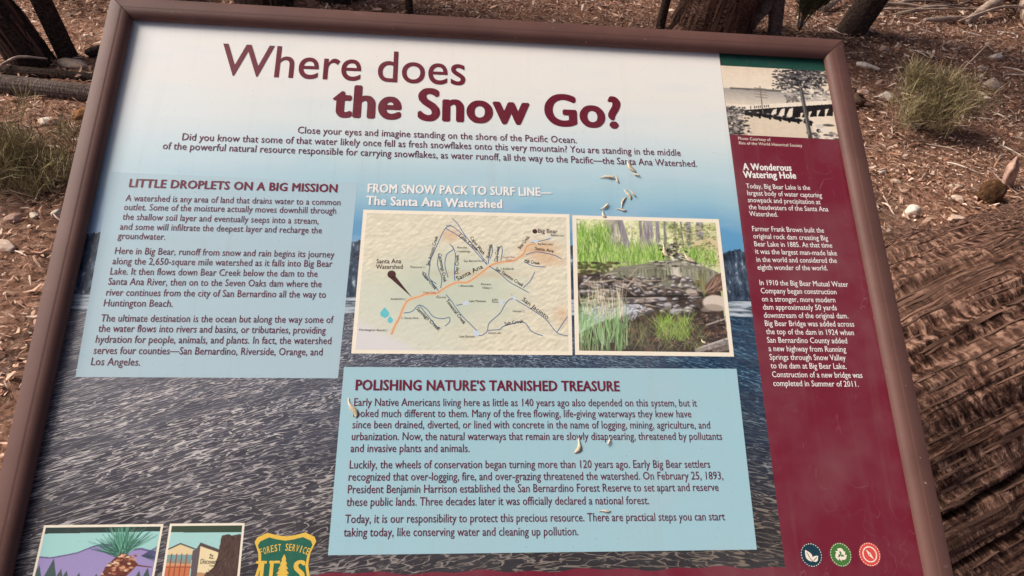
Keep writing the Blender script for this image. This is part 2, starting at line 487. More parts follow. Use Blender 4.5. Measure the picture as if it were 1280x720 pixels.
def tree(label, base, lean, height, r0, r1, mat, seed, strips=0, crown=True, limbs=3, res=(90, 140), crown_z=(0.55, 1.0)):
    bx, by = base
    root = empty('tree', (bx, by, float(gz(bx, by)) - 0.03))
    tag(root, label, 'tree')
    lx, ly = lean
    pts = [(-lx * .05, -ly * .05, -.12), (0, 0, 0), (lx * .45, ly * .45, height * .45), (lx, ly, height)]
    tk, tr = bark_trunk('trunk', pts, (r0 * 1.35, r0 * 1.12, r0 * .9, r1), res[0], res[1], mat, root, seed=seed, flutes=6, flute=0.09, furrow=0.07, ridges=20, fine=0.02)
    if strips:
        bark_strips(tr, strips, seed, M_STRIP if mat is M_BARK else M_LITTER, root, 0.1, 0.4, 0.008, 0.025, 0.006, (0.02, 0.6))
    rr = random.Random(seed)
    cents = []
    for k in range(limbs):
        z0 = height * rr.uniform(crown_z[0], 0.95); f0 = z0 / height
        a = rr.uniform(0, 6.28); L = height * rr.uniform(.22, .38)
        p0 = np.array((lx * f0, ly * f0, z0)); p2 = p0 + np.array((math.cos(a) * L, math.sin(a) * L, L * rr.uniform(.1, .6)))
        p1 = (p0 + p2) / 2 + np.array((0, 0, -.05 * L))
        v, f_ = tube([p0, p1, p2], (r1 * .8, r1 * .5, r1 * .18), 10, 7, .2, k)
        pyobj('limb', v, f_, M_TWIG_DARK if mat is M_BARK_DARK else M_TWIG_GREY, root, smooth=True)
        for q in range(9):
            cents.append(p0 + (p2 - p0) * rr.uniform(.35, 1.05) + np.array([rr.gauss(0, .12 * L) for _ in range(3)]))
    if crown and cents:
        add('crown', foliage_mesh(cents, 130, (.12, .12, .09), .05, .12, seed, GREENS), M_LEAF, root)
    return root
tree('thick reddish brown juniper with stringy bark standing behind the sign', (1.56, 3.42), (.5, .25), 3.6, 0.225, 0.14, M_BARK, 31, strips=420, limbs=6, res=(200, 260))
tree('slim dark tree leaning over the dead branches behind the shrub', (2.60, 3.60), (1.15, .25), 3.4, 0.085, 0.06, M_BARK_DARK, 32, limbs=4)
tree('slim dark straight tree rising from beside the flat pale stone', (-1.93, 2.50), (-.62, .35), 3.3, 0.042, 0.03, M_BARK_DARK, 33, limbs=4)
tree('shaggy dark trunk with hanging bark next to the grey fallen log', (-2.06, 2.44), (-1.25, .25), 3.2, 0.085, 0.06, M_BARK_DARK, 34, strips=160, limbs=4)
tree('thin grey sapling leaning against the thick reddish juniper', (1.99, 3.36), (-.42, .2), 2.4, 0.040, 0.024, M_BARK_GREY, 35, limbs=3)
tree('thin dark sapling with green sprays in front of the thick juniper', (1.25, 3.43), (.08, .05), 2.2, 0.026, 0.016, M_BARK_DARK, 36, limbs=4)
tree('thin bare stem alone among the chips behind the sign', (-0.33, 3.38), (-.03, .1), 2.0, 0.022, 0.014, M_BARK_DARK, 37, limbs=2)
tree('broad dark juniper trunk standing between the bare stem and the dark shrub', (-1.22, 3.52), (-.5, .4), 3.0, 0.16, 0.10, M_BARK_DARK, 38, strips=80, limbs=4, res=(120, 160))
tree('shorter dark juniper trunk right next to the bare stem', (-0.80, 3.62), (.15, .5), 3.0, 0.13, 0.08, M_BARK_DARK, 39, strips=60, limbs=4, res=(120, 160))

# ================================================================== SHRUBS
def shrub(label, base, w, h, n, seed, cols=GREENS, blade=(.035, .085), lean=(0, 0), stems=9):
    bx, by = base
    z = float(gz(bx, by))
    root = empty('shrub', (bx, by, z - .01))
    tag(root, label, 'shrub')
    r = np.random.default_rng(seed)
    SV, SF, nV, cents = [], [], 0, []
    for k in range(stems):
        a = r.uniform(0, 6.28); rad = abs(r.normal(0, .6)) * w * .66
        tip = np.array((math.cos(a) * rad + lean[0], math.sin(a) * rad * .8 + lean[1], h * r.uniform(.55, 1.05)))
        mid = tip * np.array((.35, .35, .5))
        v, f_ = tube([(0, 0, -.02), mid, tip], (.006, .0045, .0015), 7, 5)
        SV.append(v); SF += [tuple(i + nV for i in q) for q in f_]; nV += len(v)
        for q in range(8):
            f0 = r.uniform(.25, 1)
            cents.append((mid * (1 - f0) + tip * f0) + r.normal(0, w * .075, 3))
    cents = np.array(cents); cents[:, 2] = np.clip(cents[:, 2], .01, None)
    pyobj('stems', np.concatenate(SV), SF, M_TWIG_GREY, root)
    add('foliage', foliage_mesh(cents, max(1, n // len(cents)), (w * .055, w * .055, h * .07), blade[0], blade[1], seed, cols, .028, 1.5), M_LEAF, root)
    return root
OLIVE = [(0.32, 0.275, 0.130), (0.40, 0.345, 0.175), (0.26, 0.225, 0.105), (0.50, 0.42, 0.25), (0.42, 0.30, 0.20)]
shrub('bushy olive green shrub growing between the white stone and the round rock', (2.32, 2.20), .36, .27, 8000, 41, OLIVE, (.04, .10), (.05, 0), 24)
shrub('low olive green shrub below the white wedge shaped stone', (-1.70, 1.42), .52, .085, 6500, 42, OLIVE, (.04, .10), (.02, .02), 22)
shrub('small upright green shrub beside the grey sapling', (2.22, 3.55), .22, .38, 6000, 43, GREENS, (.04, .09), (.03, 0), 9)
shrub('dark green shrub behind the straight dark tree', (-2.35, 3.50), .7, .45, 9000, 44, GREENS, (.05, .11), (0, 0), 14)
shrub('green bushy sprays behind the dark trunks beyond the flat pale stone', (-1.85, 3.55), .5, .36, 8000, 45, GREENS, (.05, .11), (0, 0), 12)

# ================================================================== ROCKS, WOOD
def stone_mat(name, c0, c1):
    return speckle_mat(name, c0, c1, 22.0, 0.88, 0.6, 0.006)
M_PALE = stone_mat('pale_stone', (0.44, 0.31, 0.235), (0.78, 0.62, 0.50))
M_WHITE = stone_mat('white_stone', (0.64, 0.52, 0.42), (0.88, 0.79, 0.68))
M_PINK = stone_mat('pinkish_stone', (0.34, 0.205, 0.15), (0.66, 0.45, 0.36))
M_BROWN = stone_mat('brown_stone', (0.06, 0.036, 0.026), (0.20, 0.12, 0.085))
M_ORANGE = stone_mat('orange_stone', (0.20, 0.085, 0.03), (0.36, 0.17, 0.07))
M_ROT = speckle_mat('rotten_wood', (0.03, 0.017, 0.01), (0.20, 0.10, 0.045), 30.0, 0.95, 1.0, 0.02)
def rock_mesh(sx, sy, sz, seed, facets=9, sharp=0.75):
    """sphere cut by random planes, then roughened: angular stone"""
    nl, nu = 22, 32
    r = np.random.default_rng(seed)
    ph = np.linspace(0, np.pi, nl)[:, None]; th = np.linspace(0, 2 * np.pi, nu, endpoint=False)[None]
    D = np.stack(np.broadcast_arrays(np.sin(ph) * np.cos(th), np.sin(ph) * np.sin(th), np.cos(ph)), -1).reshape(-1, 3)
    N = r.normal(0, 1, (facets, 3)); N /= np.linalg.norm(N, axis=1)[:, None]
    N = np.concatenate([N, -N * 1.0])
    dd = r.uniform(sharp - .12, sharp + .15, len(N))
    t_ = dd[None] / np.clip(D @ N.T, 1e-3, None)
    rad = np.minimum(t_.min(1), 1.0)
    rad = rad * (1 + .10 * (fbm(D[:, 0] * 3 + 9 + seed, D[:, 1] * 3 + D[:, 2] * 2 + 9, seed, 3) - .44))
    V = D * rad[:, None] * np.array((sx, sy, sz))
    return mesh_np('rock', V, grid_faces(nl, nu, True), smooth=False)
def rock(label, x, y, sx, sy, sz, mat, seed, rz=0., rx=0., sink=.35, sharp=.75, name='rock', cat='rock', group=None):
    o = add(name, rock_mesh(sx, sy, sz, seed, 9, sharp), mat, None, (x, y, float(gz(x, y)) + sz * (1 - 2 * sink) * .9), (rx, 0, rz))
    return tag(o, label, cat, group)
rock('pale angular stone with a split top lying alone on the litter', 1.878, 1.395, .048, .036, .034, M_WHITE, 51, .4)
rock('rounded pinkish stone between the split pale stone and the rotten wood', 2.055, 1.345, .042, .034, .026, M_PALE, 52, -.3)
rock('rough pale stone nearest to the leaning juniper trunk', 1.884, 1.235, .040, .030, .024, M_PALE, 53, .1)
rock('tall pale slab leaning on the rotten wood chunk by the leaning juniper', 2.47, 1.66, .068, .036, .13, M_PINK, 54, .5, -.25, .25, .62)
rock('dark crumbling chunk of rotten wood beside the pale slab', 2.31, 1.53, .082, .06, .075, M_ROT, 55, .2, name='wood_chunk', cat='wood chunk')
rock('smooth round pink rock right of the olive shrub', 3.13, 2.80, .055, .045, .042, M_PALE, 56, .3, sharp=.9)
rock('broad pale rock by the branch pile beyond the olive shrub', 3.46, 3.27, .050, .040, .030, M_WHITE, 57, .7)
rock('small tan rock between the round rock and the olive shrub', 3.24, 3.08, .042, .03, .02, M_PALE, 58, .2)
rock('small grey pink stone near the leaning dark tree', 2.70, 3.29, .038, .03, .024, M_PINK, 59, .9, sharp=.9)
rock('bright white stone at the left foot of the olive shrub', 2.36, 2.57, .055, .036, .036, M_WHITE, 60, .15)
rock('little white stone between the white stone and the olive shrub', 2.50, 2.63, .030, .022, .018, M_WHITE, 61, .8)
rock('dark brown block with a pale top by the sign corner', 2.12, 2.45, .062, .05, .055, M_BROWN, 62, .5, sharp=.68)
rock('pale pink flake lying on the dark brown block', 2.14, 2.455, .045, .03, .014, M_PINK, 63, .4, sink=-2.6)
rock('cream stone chip under the olive shrub nearest the frame', 1.922, 1.74, .026, .018, .010, M_WHITE, 64, .3)
rock('pale chip just below the cream stone chip', 1.95, 1.655, .022, .015, .010, M_PALE, 65, -.4)
rock('flat pink flake pointing at the tall pale slab', 2.21, 1.625, .045, .02, .012, M_PALE, 66, .2)
rock('orange brown stone behind the olive shrub', 3.01, 3.13, .034, .026, .02, M_ORANGE, 67, .5)
rock('flat pale stone at the foot of the straight dark tree', -1.885, 2.43, .085, .055, .026, M_PALE, 68, -.1)
rock('white wedge shaped stone above the low shrub', -1.735, 1.83, .055, .035, .028, M_WHITE, 69, -.1, sharp=.65)
rock('rusty orange stone beside the white wedge shaped stone', -1.625, 1.90, .06, .04, .032, M_ORANGE, 70, .3)
rock('pale pink stone among chips below the low shrub', -1.54, 1.13, .032, .024, .018, M_PINK, 71, .3)
rock('larger pale flake below the low shrub beside the frame', -1.50, .98, .055, .026, .014, M_PALE, 72, -.35)
rock('little pale stone beside the frame below the low shrub', -1.42, 1.17, .022, .018, .016, M_WHITE, 73, .9)
rs = random.Random(3)
for k in range(46):     # scattered pebbles, alike
    while True:
        x, y = rs.uniform(1.7, 4.6), rs.uniform(1.5, 4.9)
        if k % 4 == 0: x, y = rs.uniform(-2.6, -1.3), rs.uniform(.7, 3.4)
        if y > 1.3 or x < 0: break
    s = rs.uniform(.010, .026)
    rock('small pale pebble lying loose on the needle litter', x, y, s * rs.uniform(1, 1.5), s, s * .7, (M_PALE, M_WHITE, M_PINK)[k % 3], 200 + k, rs.uniform(0, 3), name='pebble', cat='pebble', group='loose pebbles on the litter')

def limb_obj(name, label, pts, radii, mat, cat, group=None, seg=8, n=18, rough=.25, seed=1, lift=0.):
    p = np.array(pts, float)
    p[:, 2] += gz(p[:, 0], p[:, 1]) + lift
    b = p[0].copy()
    v, f_ = tube(p - b, radii, n, seg, rough, seed)
    o = pyobj(name, v, f_, mat, smooth=True, loc=tuple(b))
    return tag(o, label, cat, group)
def log_obj(label, pts, radii, mat, seed, res=(90, 220)):
    p = np.array(pts, float); p[:, 2] += gz(p[:, 0], p[:, 1]); b = p[0].copy()
    ends = [p[0] + (p[0] - p[1]) * .004] ; pts2 = np.vstack([p[0], p]) if False else p
    o, _ = bark_trunk('log', pts2 - b, radii, res[0], res[1], mat, None, seed=seed, flutes=5, flute=.12, furrow=.12, ridges=16, fine=.05)
    o.location = tuple(b)
    return tag(o, label, 'log')
log_obj('long grey fallen log lying above the low shrub', [(-3.1, 2.17, .02), (-2.5, 2.13, .025), (-2.0, 2.12, .025), (-1.35, 2.03, .02), (-1.30, 2.02, .02)], (.035, .042, .044, .032, .002), M_BARK_GREY, 81)
log_obj('thin dark log half buried behind the grey fallen log', [(-3.0, 2.36, .01), (-2.2, 2.30, .012), (-1.6, 2.26, .01), (-1.56, 2.255, .01)], (.026, .03, .018, .001), M_BARK_DARK, 82)
log_obj('short dark log lying beside the flat pale stone', [(-1.86, 2.52, .02), (-1.84, 2.535, .025), (-1.72, 2.63, .03), (-1.47, 2.79, .04), (-1.45, 2.80, .04)], (.002, .024, .034, .03, .002), M_BARK_DARK, 83, (70, 120))
limb_obj('branch', 'pale thin branch on top of the grey fallen log', [(-2.12, 2.27, .05), (-2.06, 2.33, .07), (-1.95, 2.35, .06)], (.006, .007, .004), M_DEAD, 'branch', seed=4)
limb_obj('branch', 'dark bare branch slanting down behind the sign corner', [(-2.25, 3.3, .5), (-1.95, 3.1, .22), (-1.7, 2.95, .05)], (.012, .016, .012), M_TWIG_DARK, 'branch', seed=5)
limb_obj('root', 'curved grey root bulging from behind the thick juniper', [(1.74, 3.42, .0), (1.80, 3.36, .12), (1.9, 3.42, .22), (2.0, 3.55, .16), (2.1, 3.7, .0)], (.045, .055, .05, .04, .02), M_TWIG_GREY, 'root', seg=14, n=30, seed=6)
limb_obj('branch', 'straight pale branch lying in front of the branch pile', [(3.30, 3.90, .02), (3.5, 3.93, .03), (3.74, 3.98, .03)], (.014, .018, .013), M_DEAD, 'branch', seed=7)
limb_obj('branch', 'thick weathered branch along the back of the branch pile', [(3.2, 4.45, .05), (3.7, 4.40, .10), (4.1, 4.35, .09), (4.5, 4.42, .05)], (.03, .042, .045, .03), M_DEAD, 'branch', seg=12, n=30, seed=8)
limb_obj('branch', 'knotted grey branch bending over the branch pile', [(3.62, 3.90, .02), (3.85, 4.05, .10), (4.1, 4.25, .14), (4.35, 4.40, .10)], (.022, .034, .04, .035), M_DEAD, 'branch', seg=12, n=30, seed=9)
limb_obj('log', 'pale stripped log at the end of the branch pile', [(4.62, 4.75, .06), (4.35, 4.35, .07), (4.12, 3.90, .05)], (.06, .07, .055), M_DEAD, 'log', seg=14, n=30, seed=10)
limb_obj('branch', 'pale forked piece of dead wood by the sign corner', [(2.38, 3.01, .015), (2.42, 2.98, .02), (2.50, 2.95, .012)], (.014, .02, .009), M_WHITE, 'branch', seed=11)
limb_obj('branch', 'pale thick branch poking up beyond the small upright shrub', [(2.55, 3.95, .02), (2.72, 4.12, .06), (2.9, 4.35, .10)], (.022, .026, .02), M_DEAD, 'branch', seed=12)
limb_obj('stick', 'long dry stalk rising out of the olive shrub', [(2.40, 2.25, .18), (2.62, 2.42, .30), (2.8, 2.55, .42)], (.003, .003, .002), M_DEAD, 'stick', seg=5, seed=13)
rs = random.Random(8)
for k in range(26):     # branch pile: alike dead sticks
    x, y = rs.uniform(3.0, 4.5), rs.uniform(3.95, 4.9); a = rs.uniform(-.5, .9); L = rs.uniform(.18, .5)
    dx, dy = math.cos(a) * L, math.sin(a) * L * .6
    limb_obj('stick', 'weathered dead stick in the branch pile', [(x - dx, y - dy, rs.uniform(.01, .05)), (x, y + rs.uniform(-.05, .05), rs.uniform(.02, .12)), (x + dx, y + dy, rs.uniform(.01, .10))], (.006, rs.uniform(.008, .016), .004), (M_DEAD, M_TWIG_GREY)[k % 3 == 0], 'stick', 'sticks of the branch pile', seg=6, n=10, seed=20 + k)
for k in range(110):     # scattered twigs, alike
    if k % 3 == 0: x, y = rs.uniform(-2.6, -1.2), rs.uniform(.5, 3.2)
    else: x, y = rs.uniform(1.7, 3.9), rs.uniform(1.45, 3.9)
    a = rs.uniform(0, 6.28); L = rs.uniform(.03, .11)
    dx, dy = math.cos(a) * L, math.sin(a) * L
    limb_obj('twig', 'thin bleached twig lying loose on the needle litter', [(x - dx, y - dy, .006), (x + rs.uniform(-.3, .3) * L, y + rs.uniform(-.3, .3) * L, .016), (x + dx, y + dy, .008)], (.0026, .0042, .0018), (M_DEAD, M_DEAD, M_WHITE)[k % 3], 'twig', 'loose twigs on the litter', seg=5, n=7, seed=60 + k)

# ------------------------------------------------------------------ layout of the print, metres across and down the panel
TXT_MISSION_HEAD = [
    ('LITTLE DROPLETS ON A BIG MISSION', 0.0321, 0.2287, 0.2653, 0.2262),
]
TXT_MISSION = [
    ('A watershed is any area of land that drains water to a common', 0.0315, 0.2465, 0.2701, 0.2430),
    ('outlet. Some of the moisture actually moves downhill through', 0.0317, 0.2578, 0.2660, 0.2540),
    ('the shallow soil layer and eventually seeps into a stream,', 0.0321, 0.2697, 0.2473, 0.2677),
    ('and some will infiltrate the deepest layer and recharge the', 0.0316, 0.2819, 0.2518, 0.2793),
    ('groundwater.', 0.0312, 0.2932, 0.0818, 0.2928),
    ('Here in Big Bear, runoff from snow and rain begins its journey', 0.0314, 0.3111, 0.2680, 0.3087),
    ('along the 2,650-square mile watershed as it falls into Big Bear', 0.0310, 0.3233, 0.2668, 0.3201),
    ('Lake. It then flows down Bear Creek below the dam to the', 0.0308, 0.3353, 0.2514, 0.3325),
    ('Santa Ana River, then on to the Seven Oaks dam where the', 0.0307, 0.3471, 0.2568, 0.3446),
    ('river continues from the city of San Bernardino all the way to', 0.0310, 0.3596, 0.2625, 0.3569),
    ('Huntington Beach.', 0.0306, 0.3716, 0.1015, 0.3708),
    ('The ultimate destination is the ocean but along the way some of', 0.0306, 0.3886, 0.2729, 0.3858),
    ('the water flows into rivers and basins, or tributaries, providing', 0.0301, 0.3999, 0.2655, 0.3980),
    ('hydration for people, animals, and plants. In fact, the watershed', 0.0298, 0.4118, 0.2724, 0.4097),
    ('serves four counties—San Bernardino, Riverside, Orange, and', 0.0299, 0.4238, 0.2641, 0.4223),
    ('Los Angeles.', 0.0296, 0.4358, 0.0785, 0.4358),
]
TXT_POLISH_HEAD = [
    ('POLISHING NATURE’S TARNISHED TREASURE', 0.3015, 0.4595, 0.5887, 0.4582),
]
TXT_POLISH = [
    ('Early Native Americans living here as little as 140 years ago also depended on this system, but it', 0.3012, 0.4763, 0.6747, 0.4746),
    ('looked much different to them. Many of the free flowing, life-giving waterways they knew have', 0.3013, 0.4880, 0.6671, 0.4866),
    ('since been drained, diverted, or lined with concrete in the name of logging, mining, agriculture, and', 0.3010, 0.4997, 0.6872, 0.4987),
    ('urbanization. Now, the natural waterways that remain are slowly disappearing, threatened by pollutants', 0.3011, 0.5119, 0.6993, 0.5108),
    ('and invasive plants and animals.', 0.3008, 0.5240, 0.4236, 0.5239),
    ('Luckily, the wheels of conservation began turning more than 120 years ago. Early Big Bear settlers', 0.3009, 0.5404, 0.6826, 0.5404),
    ('recognized that over-logging, fire, and over-grazing threatened the watershed. On February 25, 1893,', 0.3007, 0.5525, 0.6957, 0.5525),
    ('President Benjamin Harrison established the San Bernardino Forest Reserve to set apart and reserve', 0.3008, 0.5648, 0.6893, 0.5643),
    ('these public lands. Three decades later it was officially declared a national forest.', 0.3003, 0.5770, 0.6123, 0.5773),
    ('Today, it is our responsibility to protect this precious resource. There are practical steps you can start', 0.3001, 0.5933, 0.6927, 0.5940),
    ('taking today, like conserving water and cleaning up pollution.', 0.2996, 0.6058, 0.5358, 0.6072),
]
TXT_TITLE = [
    ('Where does', 0.1110, 0.0712, 0.4131, 0.0684),
]
TXT_TITLE_BOLD = [
    ('the Snow Go?', 0.2503, 0.1227, 0.6131, 0.1207),
]
TXT_INTRO = [
    ('Close your eyes and imagine standing on the shore of the Pacific Ocean.', 0.2125, 0.1490, 0.5534, 0.1463),
    ('Did you know that some of that water likely once fell as fresh snowflakes onto this very mountain? You are standing in the middle', 0.0811, 0.1649, 0.6862, 0.1582),
    ('of the powerful natural resource responsible for carrying snowflakes, as water runoff, all the way to the Pacific—the Santa Ana Watershed.', 0.0612, 0.1779, 0.7058, 0.1731),
]
TXT_MAP_HEAD = [
    ('FROM SNOW PACK TO SURF LINE—', 0.3001, 0.2249, 0.5196, 0.2216),
    ('The Santa Ana Watershed', 0.2992, 0.2411, 0.4595, 0.2398),
]
TXT_HOLE_HEAD = [
    ('A Wonderous', 0.7658, 0.1747, 0.8304, 0.1734),
    ('Watering Hole', 0.7648, 0.1859, 0.8348, 0.1844),
]
TXT_HOLE = [
    ('Today, Big Bear Lake is the', 0.7666, 0.2008, 0.8508, 0.1999),
    ('largest body of water capturing', 0.7668, 0.2103, 0.8647, 0.2099),
    ('snowpack and precipitation at', 0.7664, 0.2201, 0.8612, 0.2195),
    ('the headwaters of the Santa Ana', 0.7661, 0.2299, 0.8699, 0.2291),
    ('Watershed.', 0.7658, 0.2391, 0.8024, 0.2388),
    ('Farmer Frank Brown built the', 0.7668, 0.2593, 0.8592, 0.2586),
    ('original rock dam creating Big', 0.7668, 0.2692, 0.8625, 0.2690),
    ('Bear Lake in 1885. At that time', 0.7668, 0.2796, 0.8664, 0.2784),
    ('it was the largest man-made lake', 0.7668, 0.2894, 0.8706, 0.2887),
    ('in the world and considered the', 0.7667, 0.3000, 0.8688, 0.2985),
    ('eighth wonder of the world.', 0.7667, 0.3101, 0.8552, 0.3086),
    ('In 1910 the Big Bear Mutual Water', 0.7667, 0.3296, 0.8778, 0.3292),
    ('Company began construction', 0.7667, 0.3399, 0.8612, 0.3391),
    ('on a stronger, more modern', 0.7666, 0.3501, 0.8580, 0.3494),
    ('dam approximately 50 yards', 0.7665, 0.3602, 0.8581, 0.3592),
    ('downstream of the original dam.', 0.7664, 0.3703, 0.8705, 0.3691),
    ('Big Bear Bridge was added across', 0.7663, 0.3802, 0.8762, 0.3791),
    ('the top of the dam in 1924 when', 0.7663, 0.3901, 0.8738, 0.3896),
    ('San Bernardino County added', 0.7661, 0.4003, 0.8636, 0.3997),
    ('a new highway from Running', 0.7664, 0.4104, 0.8604, 0.4100),
    ('Springs through Snow Valley', 0.7663, 0.4205, 0.8581, 0.4201),
    ('to the dam at Big Bear Lake.', 0.7661, 0.4305, 0.8572, 0.4302),
    ('Construction of a new bridge was', 0.7664, 0.4407, 0.8747, 0.4404),
    ('completed in Summer of 2011.', 0.7662, 0.4509, 0.8680, 0.4508),
]
TXT_CREDIT = [
    ('Photo Courtesy of', 0.7649, 0.1310, 0.8083, 0.1310),
    ('Rim of the World Historical Society', 0.7650, 0.1378, 0.8500, 0.1377),
]
TXT_MAP_BIG = [
    ('Santa Ana', 0.3156, 0.3144, 0.3434, 0.3134),
    ('Watershed', 0.3153, 0.3211, 0.3453, 0.3203),
    ('Big Bear', 0.5017, 0.2704, 0.5252, 0.2704),
]
TXT_MAP_RIVER = [
    ('Santa Ana', 0.4078, 0.3331, 0.4371, 0.3166),
    ('San Jacinto', 0.4809, 0.3551, 0.5099, 0.3771),
]
TXT_MAP_CREEK = [
    ('San Antonio Creek', 0.3753, 0.3159, 0.3844, 0.2788),
    ('Lytle Creek', 0.4081, 0.2775, 0.4292, 0.2960),
    ('Cajon Wash', 0.4212, 0.2795, 0.4361, 0.3003),
    ('Day Creek', 0.4084, 0.3246, 0.4087, 0.3011),
    ('Cucamonga Creek', 0.3849, 0.3008, 0.3921, 0.3353),
    ('Chino Creek', 0.3670, 0.3257, 0.3823, 0.3447),
    ('Temescal Creek', 0.3947, 0.3575, 0.4153, 0.3848),
    ('Santiago Creek', 0.3621, 0.3681, 0.3874, 0.3926),
    ('San Timoteo Creek', 0.4508, 0.3183, 0.4818, 0.3387),
    ('Mill Creek', 0.4850, 0.3084, 0.5025, 0.3111),
    ('Santa Ana', 0.4975, 0.2921, 0.5194, 0.2952),
    ('Bear Creek', 0.4803, 0.2921, 0.4918, 0.2761),
    ('City Creek', 0.4533, 0.3085, 0.4563, 0.2891),
    ('Warm Creek', 0.4439, 0.3048, 0.4474, 0.2875),
    ('Salt Creek', 0.4616, 0.3852, 0.4827, 0.3813),
]
TXT_MAP_TOWN = [
    ('Pomona', 0.3543, 0.3191, 0.3672, 0.3187),
    ('Anaheim', 0.3336, 0.3578, 0.3469, 0.3573),
    ('Santa Ana', 0.3498, 0.3797, 0.3651, 0.3794),
    ('Huntington Beach', 0.3014, 0.3941, 0.3292, 0.3941),
    ('Riverside', 0.4120, 0.3404, 0.4259, 0.3401),
    ('Corona', 0.3840, 0.3547, 0.3954, 0.3542),
    ('Rancho', 0.4071, 0.2932, 0.4184, 0.2929),
    ('Cucamonga', 0.4072, 0.2980, 0.4219, 0.2976),
    ('San Bernardino', 0.4147, 0.3099, 0.4371, 0.3090),
    ('Redlands', 0.4601, 0.3183, 0.4728, 0.3179),
    ('Moreno', 0.4348, 0.3378, 0.4464, 0.3375),
    ('Valley', 0.4358, 0.3421, 0.4445, 0.3419),
    ('Hemet', 0.4708, 0.3694, 0.4809, 0.3692),
    ('Lake Mathews', 0.4216, 0.3584, 0.4402, 0.3580),
    ('Lake Elsinore', 0.4108, 0.4000, 0.4277, 0.3997),
    ('Canyon Lake', 0.4429, 0.3953, 0.4578, 0.3951),
    ('Lake', 0.4474, 0.3558, 0.4536, 0.3557),
    ('Perris', 0.4474, 0.3588, 0.4541, 0.3587),
    ('Big Bear Lake', 0.5011, 0.2858, 0.5187, 0.2856),
    ('Baldwin Lake', 0.5172, 0.2739, 0.5332, 0.2742),
]
TXT_MAP_DAM = [
    ('Prado Dam', 0.3697, 0.3492, 0.3838, 0.3487),
    ('Seven Oaks', 0.4594, 0.3036, 0.4745, 0.3032),
    ('Dam', 0.4638, 0.3069, 0.4705, 0.3067),
]
MAP_MAIN = [
    [(0.3365,0.3978),(0.3395,0.3886),(0.3444,0.3783),(0.3474,0.3684),(0.3521,0.3589),(0.3586,0.3553),(0.3667,0.3526),(0.3725,0.3499),(0.3843,0.3489),(0.3913,0.3437),(0.3995,0.3384),(0.4079,0.3349),(0.4187,0.3346),(0.4294,0.3274),(0.4415,0.3167),(0.4501,0.3112),(0.4611,0.3083),(0.4722,0.3067),(0.4784,0.3025),(0.4847,0.2970),(0.4886,0.2876),(0.4986,0.2846)],
]
MAP_RIVERS = [
    [(0.3680,0.3226),(0.3707,0.3302),(0.3780,0.3351),(0.3842,0.3426),(0.3866,0.3463)],
    [(0.3738,0.3146),(0.3794,0.3001),(0.3850,0.2854),(0.3920,0.2691),(0.3992,0.2634)],
    [(0.3761,0.3133),(0.3755,0.3301),(0.3840,0.3375)],
    [(0.3859,0.2999),(0.3846,0.3144),(0.3898,0.3297),(0.3889,0.3425)],
    [(0.3970,0.3295),(0.3930,0.3141),(0.3951,0.3010),(0.4023,0.2942),(0.3978,0.2877)],
    [(0.4047,0.3332),(0.4040,0.3190),(0.4048,0.3007),(0.4010,0.2902)],
    [(0.3919,0.2678),(0.4069,0.2767),(0.4218,0.2896),(0.4341,0.3038),(0.4415,0.3128)],
    [(0.4003,0.2552),(0.4066,0.2618),(0.4155,0.2764),(0.4292,0.2934),(0.4415,0.3115)],
    [(0.3931,0.2650),(0.4017,0.2661),(0.4167,0.2791)],
    [(0.4427,0.3114),(0.4439,0.3022),(0.4444,0.2902)],
    [(0.4452,0.3048),(0.4476,0.2955),(0.4469,0.2867)],
    [(0.4537,0.3085),(0.4538,0.2966),(0.4575,0.2885)],
    [(0.4574,0.3071),(0.4592,0.2951),(0.4583,0.2880)],
    [(0.4440,0.3140),(0.4561,0.3228),(0.4671,0.3329),(0.4779,0.3391),(0.4895,0.3457)],
    [(0.4828,0.3402),(0.4915,0.3310),(0.4966,0.3204)],
    [(0.4871,0.2988),(0.4984,0.2948),(0.5108,0.2963),(0.5208,0.2986),(0.5294,0.3032)],
    [(0.4845,0.3076),(0.4956,0.3126),(0.5099,0.3135)],
    [(0.3950,0.3499),(0.4011,0.3573),(0.4060,0.3647),(0.4133,0.3745),(0.4228,0.3842),(0.4323,0.3938)],
    [(0.4072,0.3627),(0.4142,0.3608),(0.4190,0.3594)],
    [(0.4288,0.3951),(0.4347,0.3974),(0.4417,0.3924),(0.4441,0.3826),(0.4560,0.3712),(0.4632,0.3585),(0.4705,0.3533),(0.4801,0.3581),(0.4921,0.3654),(0.5087,0.3776),(0.5203,0.3923),(0.5327,0.3963)],
    [(0.4694,0.3482),(0.4717,0.3527)],
    [(0.5203,0.3923),(0.5279,0.3810),(0.5330,0.3734)],
    [(0.4429,0.3912),(0.4559,0.3897),(0.4607,0.3859),(0.4822,0.3806),(0.4916,0.3915),(0.5046,0.3967)],
    [(0.3488,0.3728),(0.3580,0.3707),(0.3654,0.3631),(0.3743,0.3679),(0.3816,0.3764),(0.3922,0.3786),(0.3992,0.3768),(0.3997,0.3821),(0.3947,0.3871)],
    [(0.3659,0.3636),(0.3733,0.3728),(0.3854,0.3873),(0.3901,0.3897)],
    [(0.4936,0.2834),(0.5062,0.2803),(0.5164,0.2772)],
]
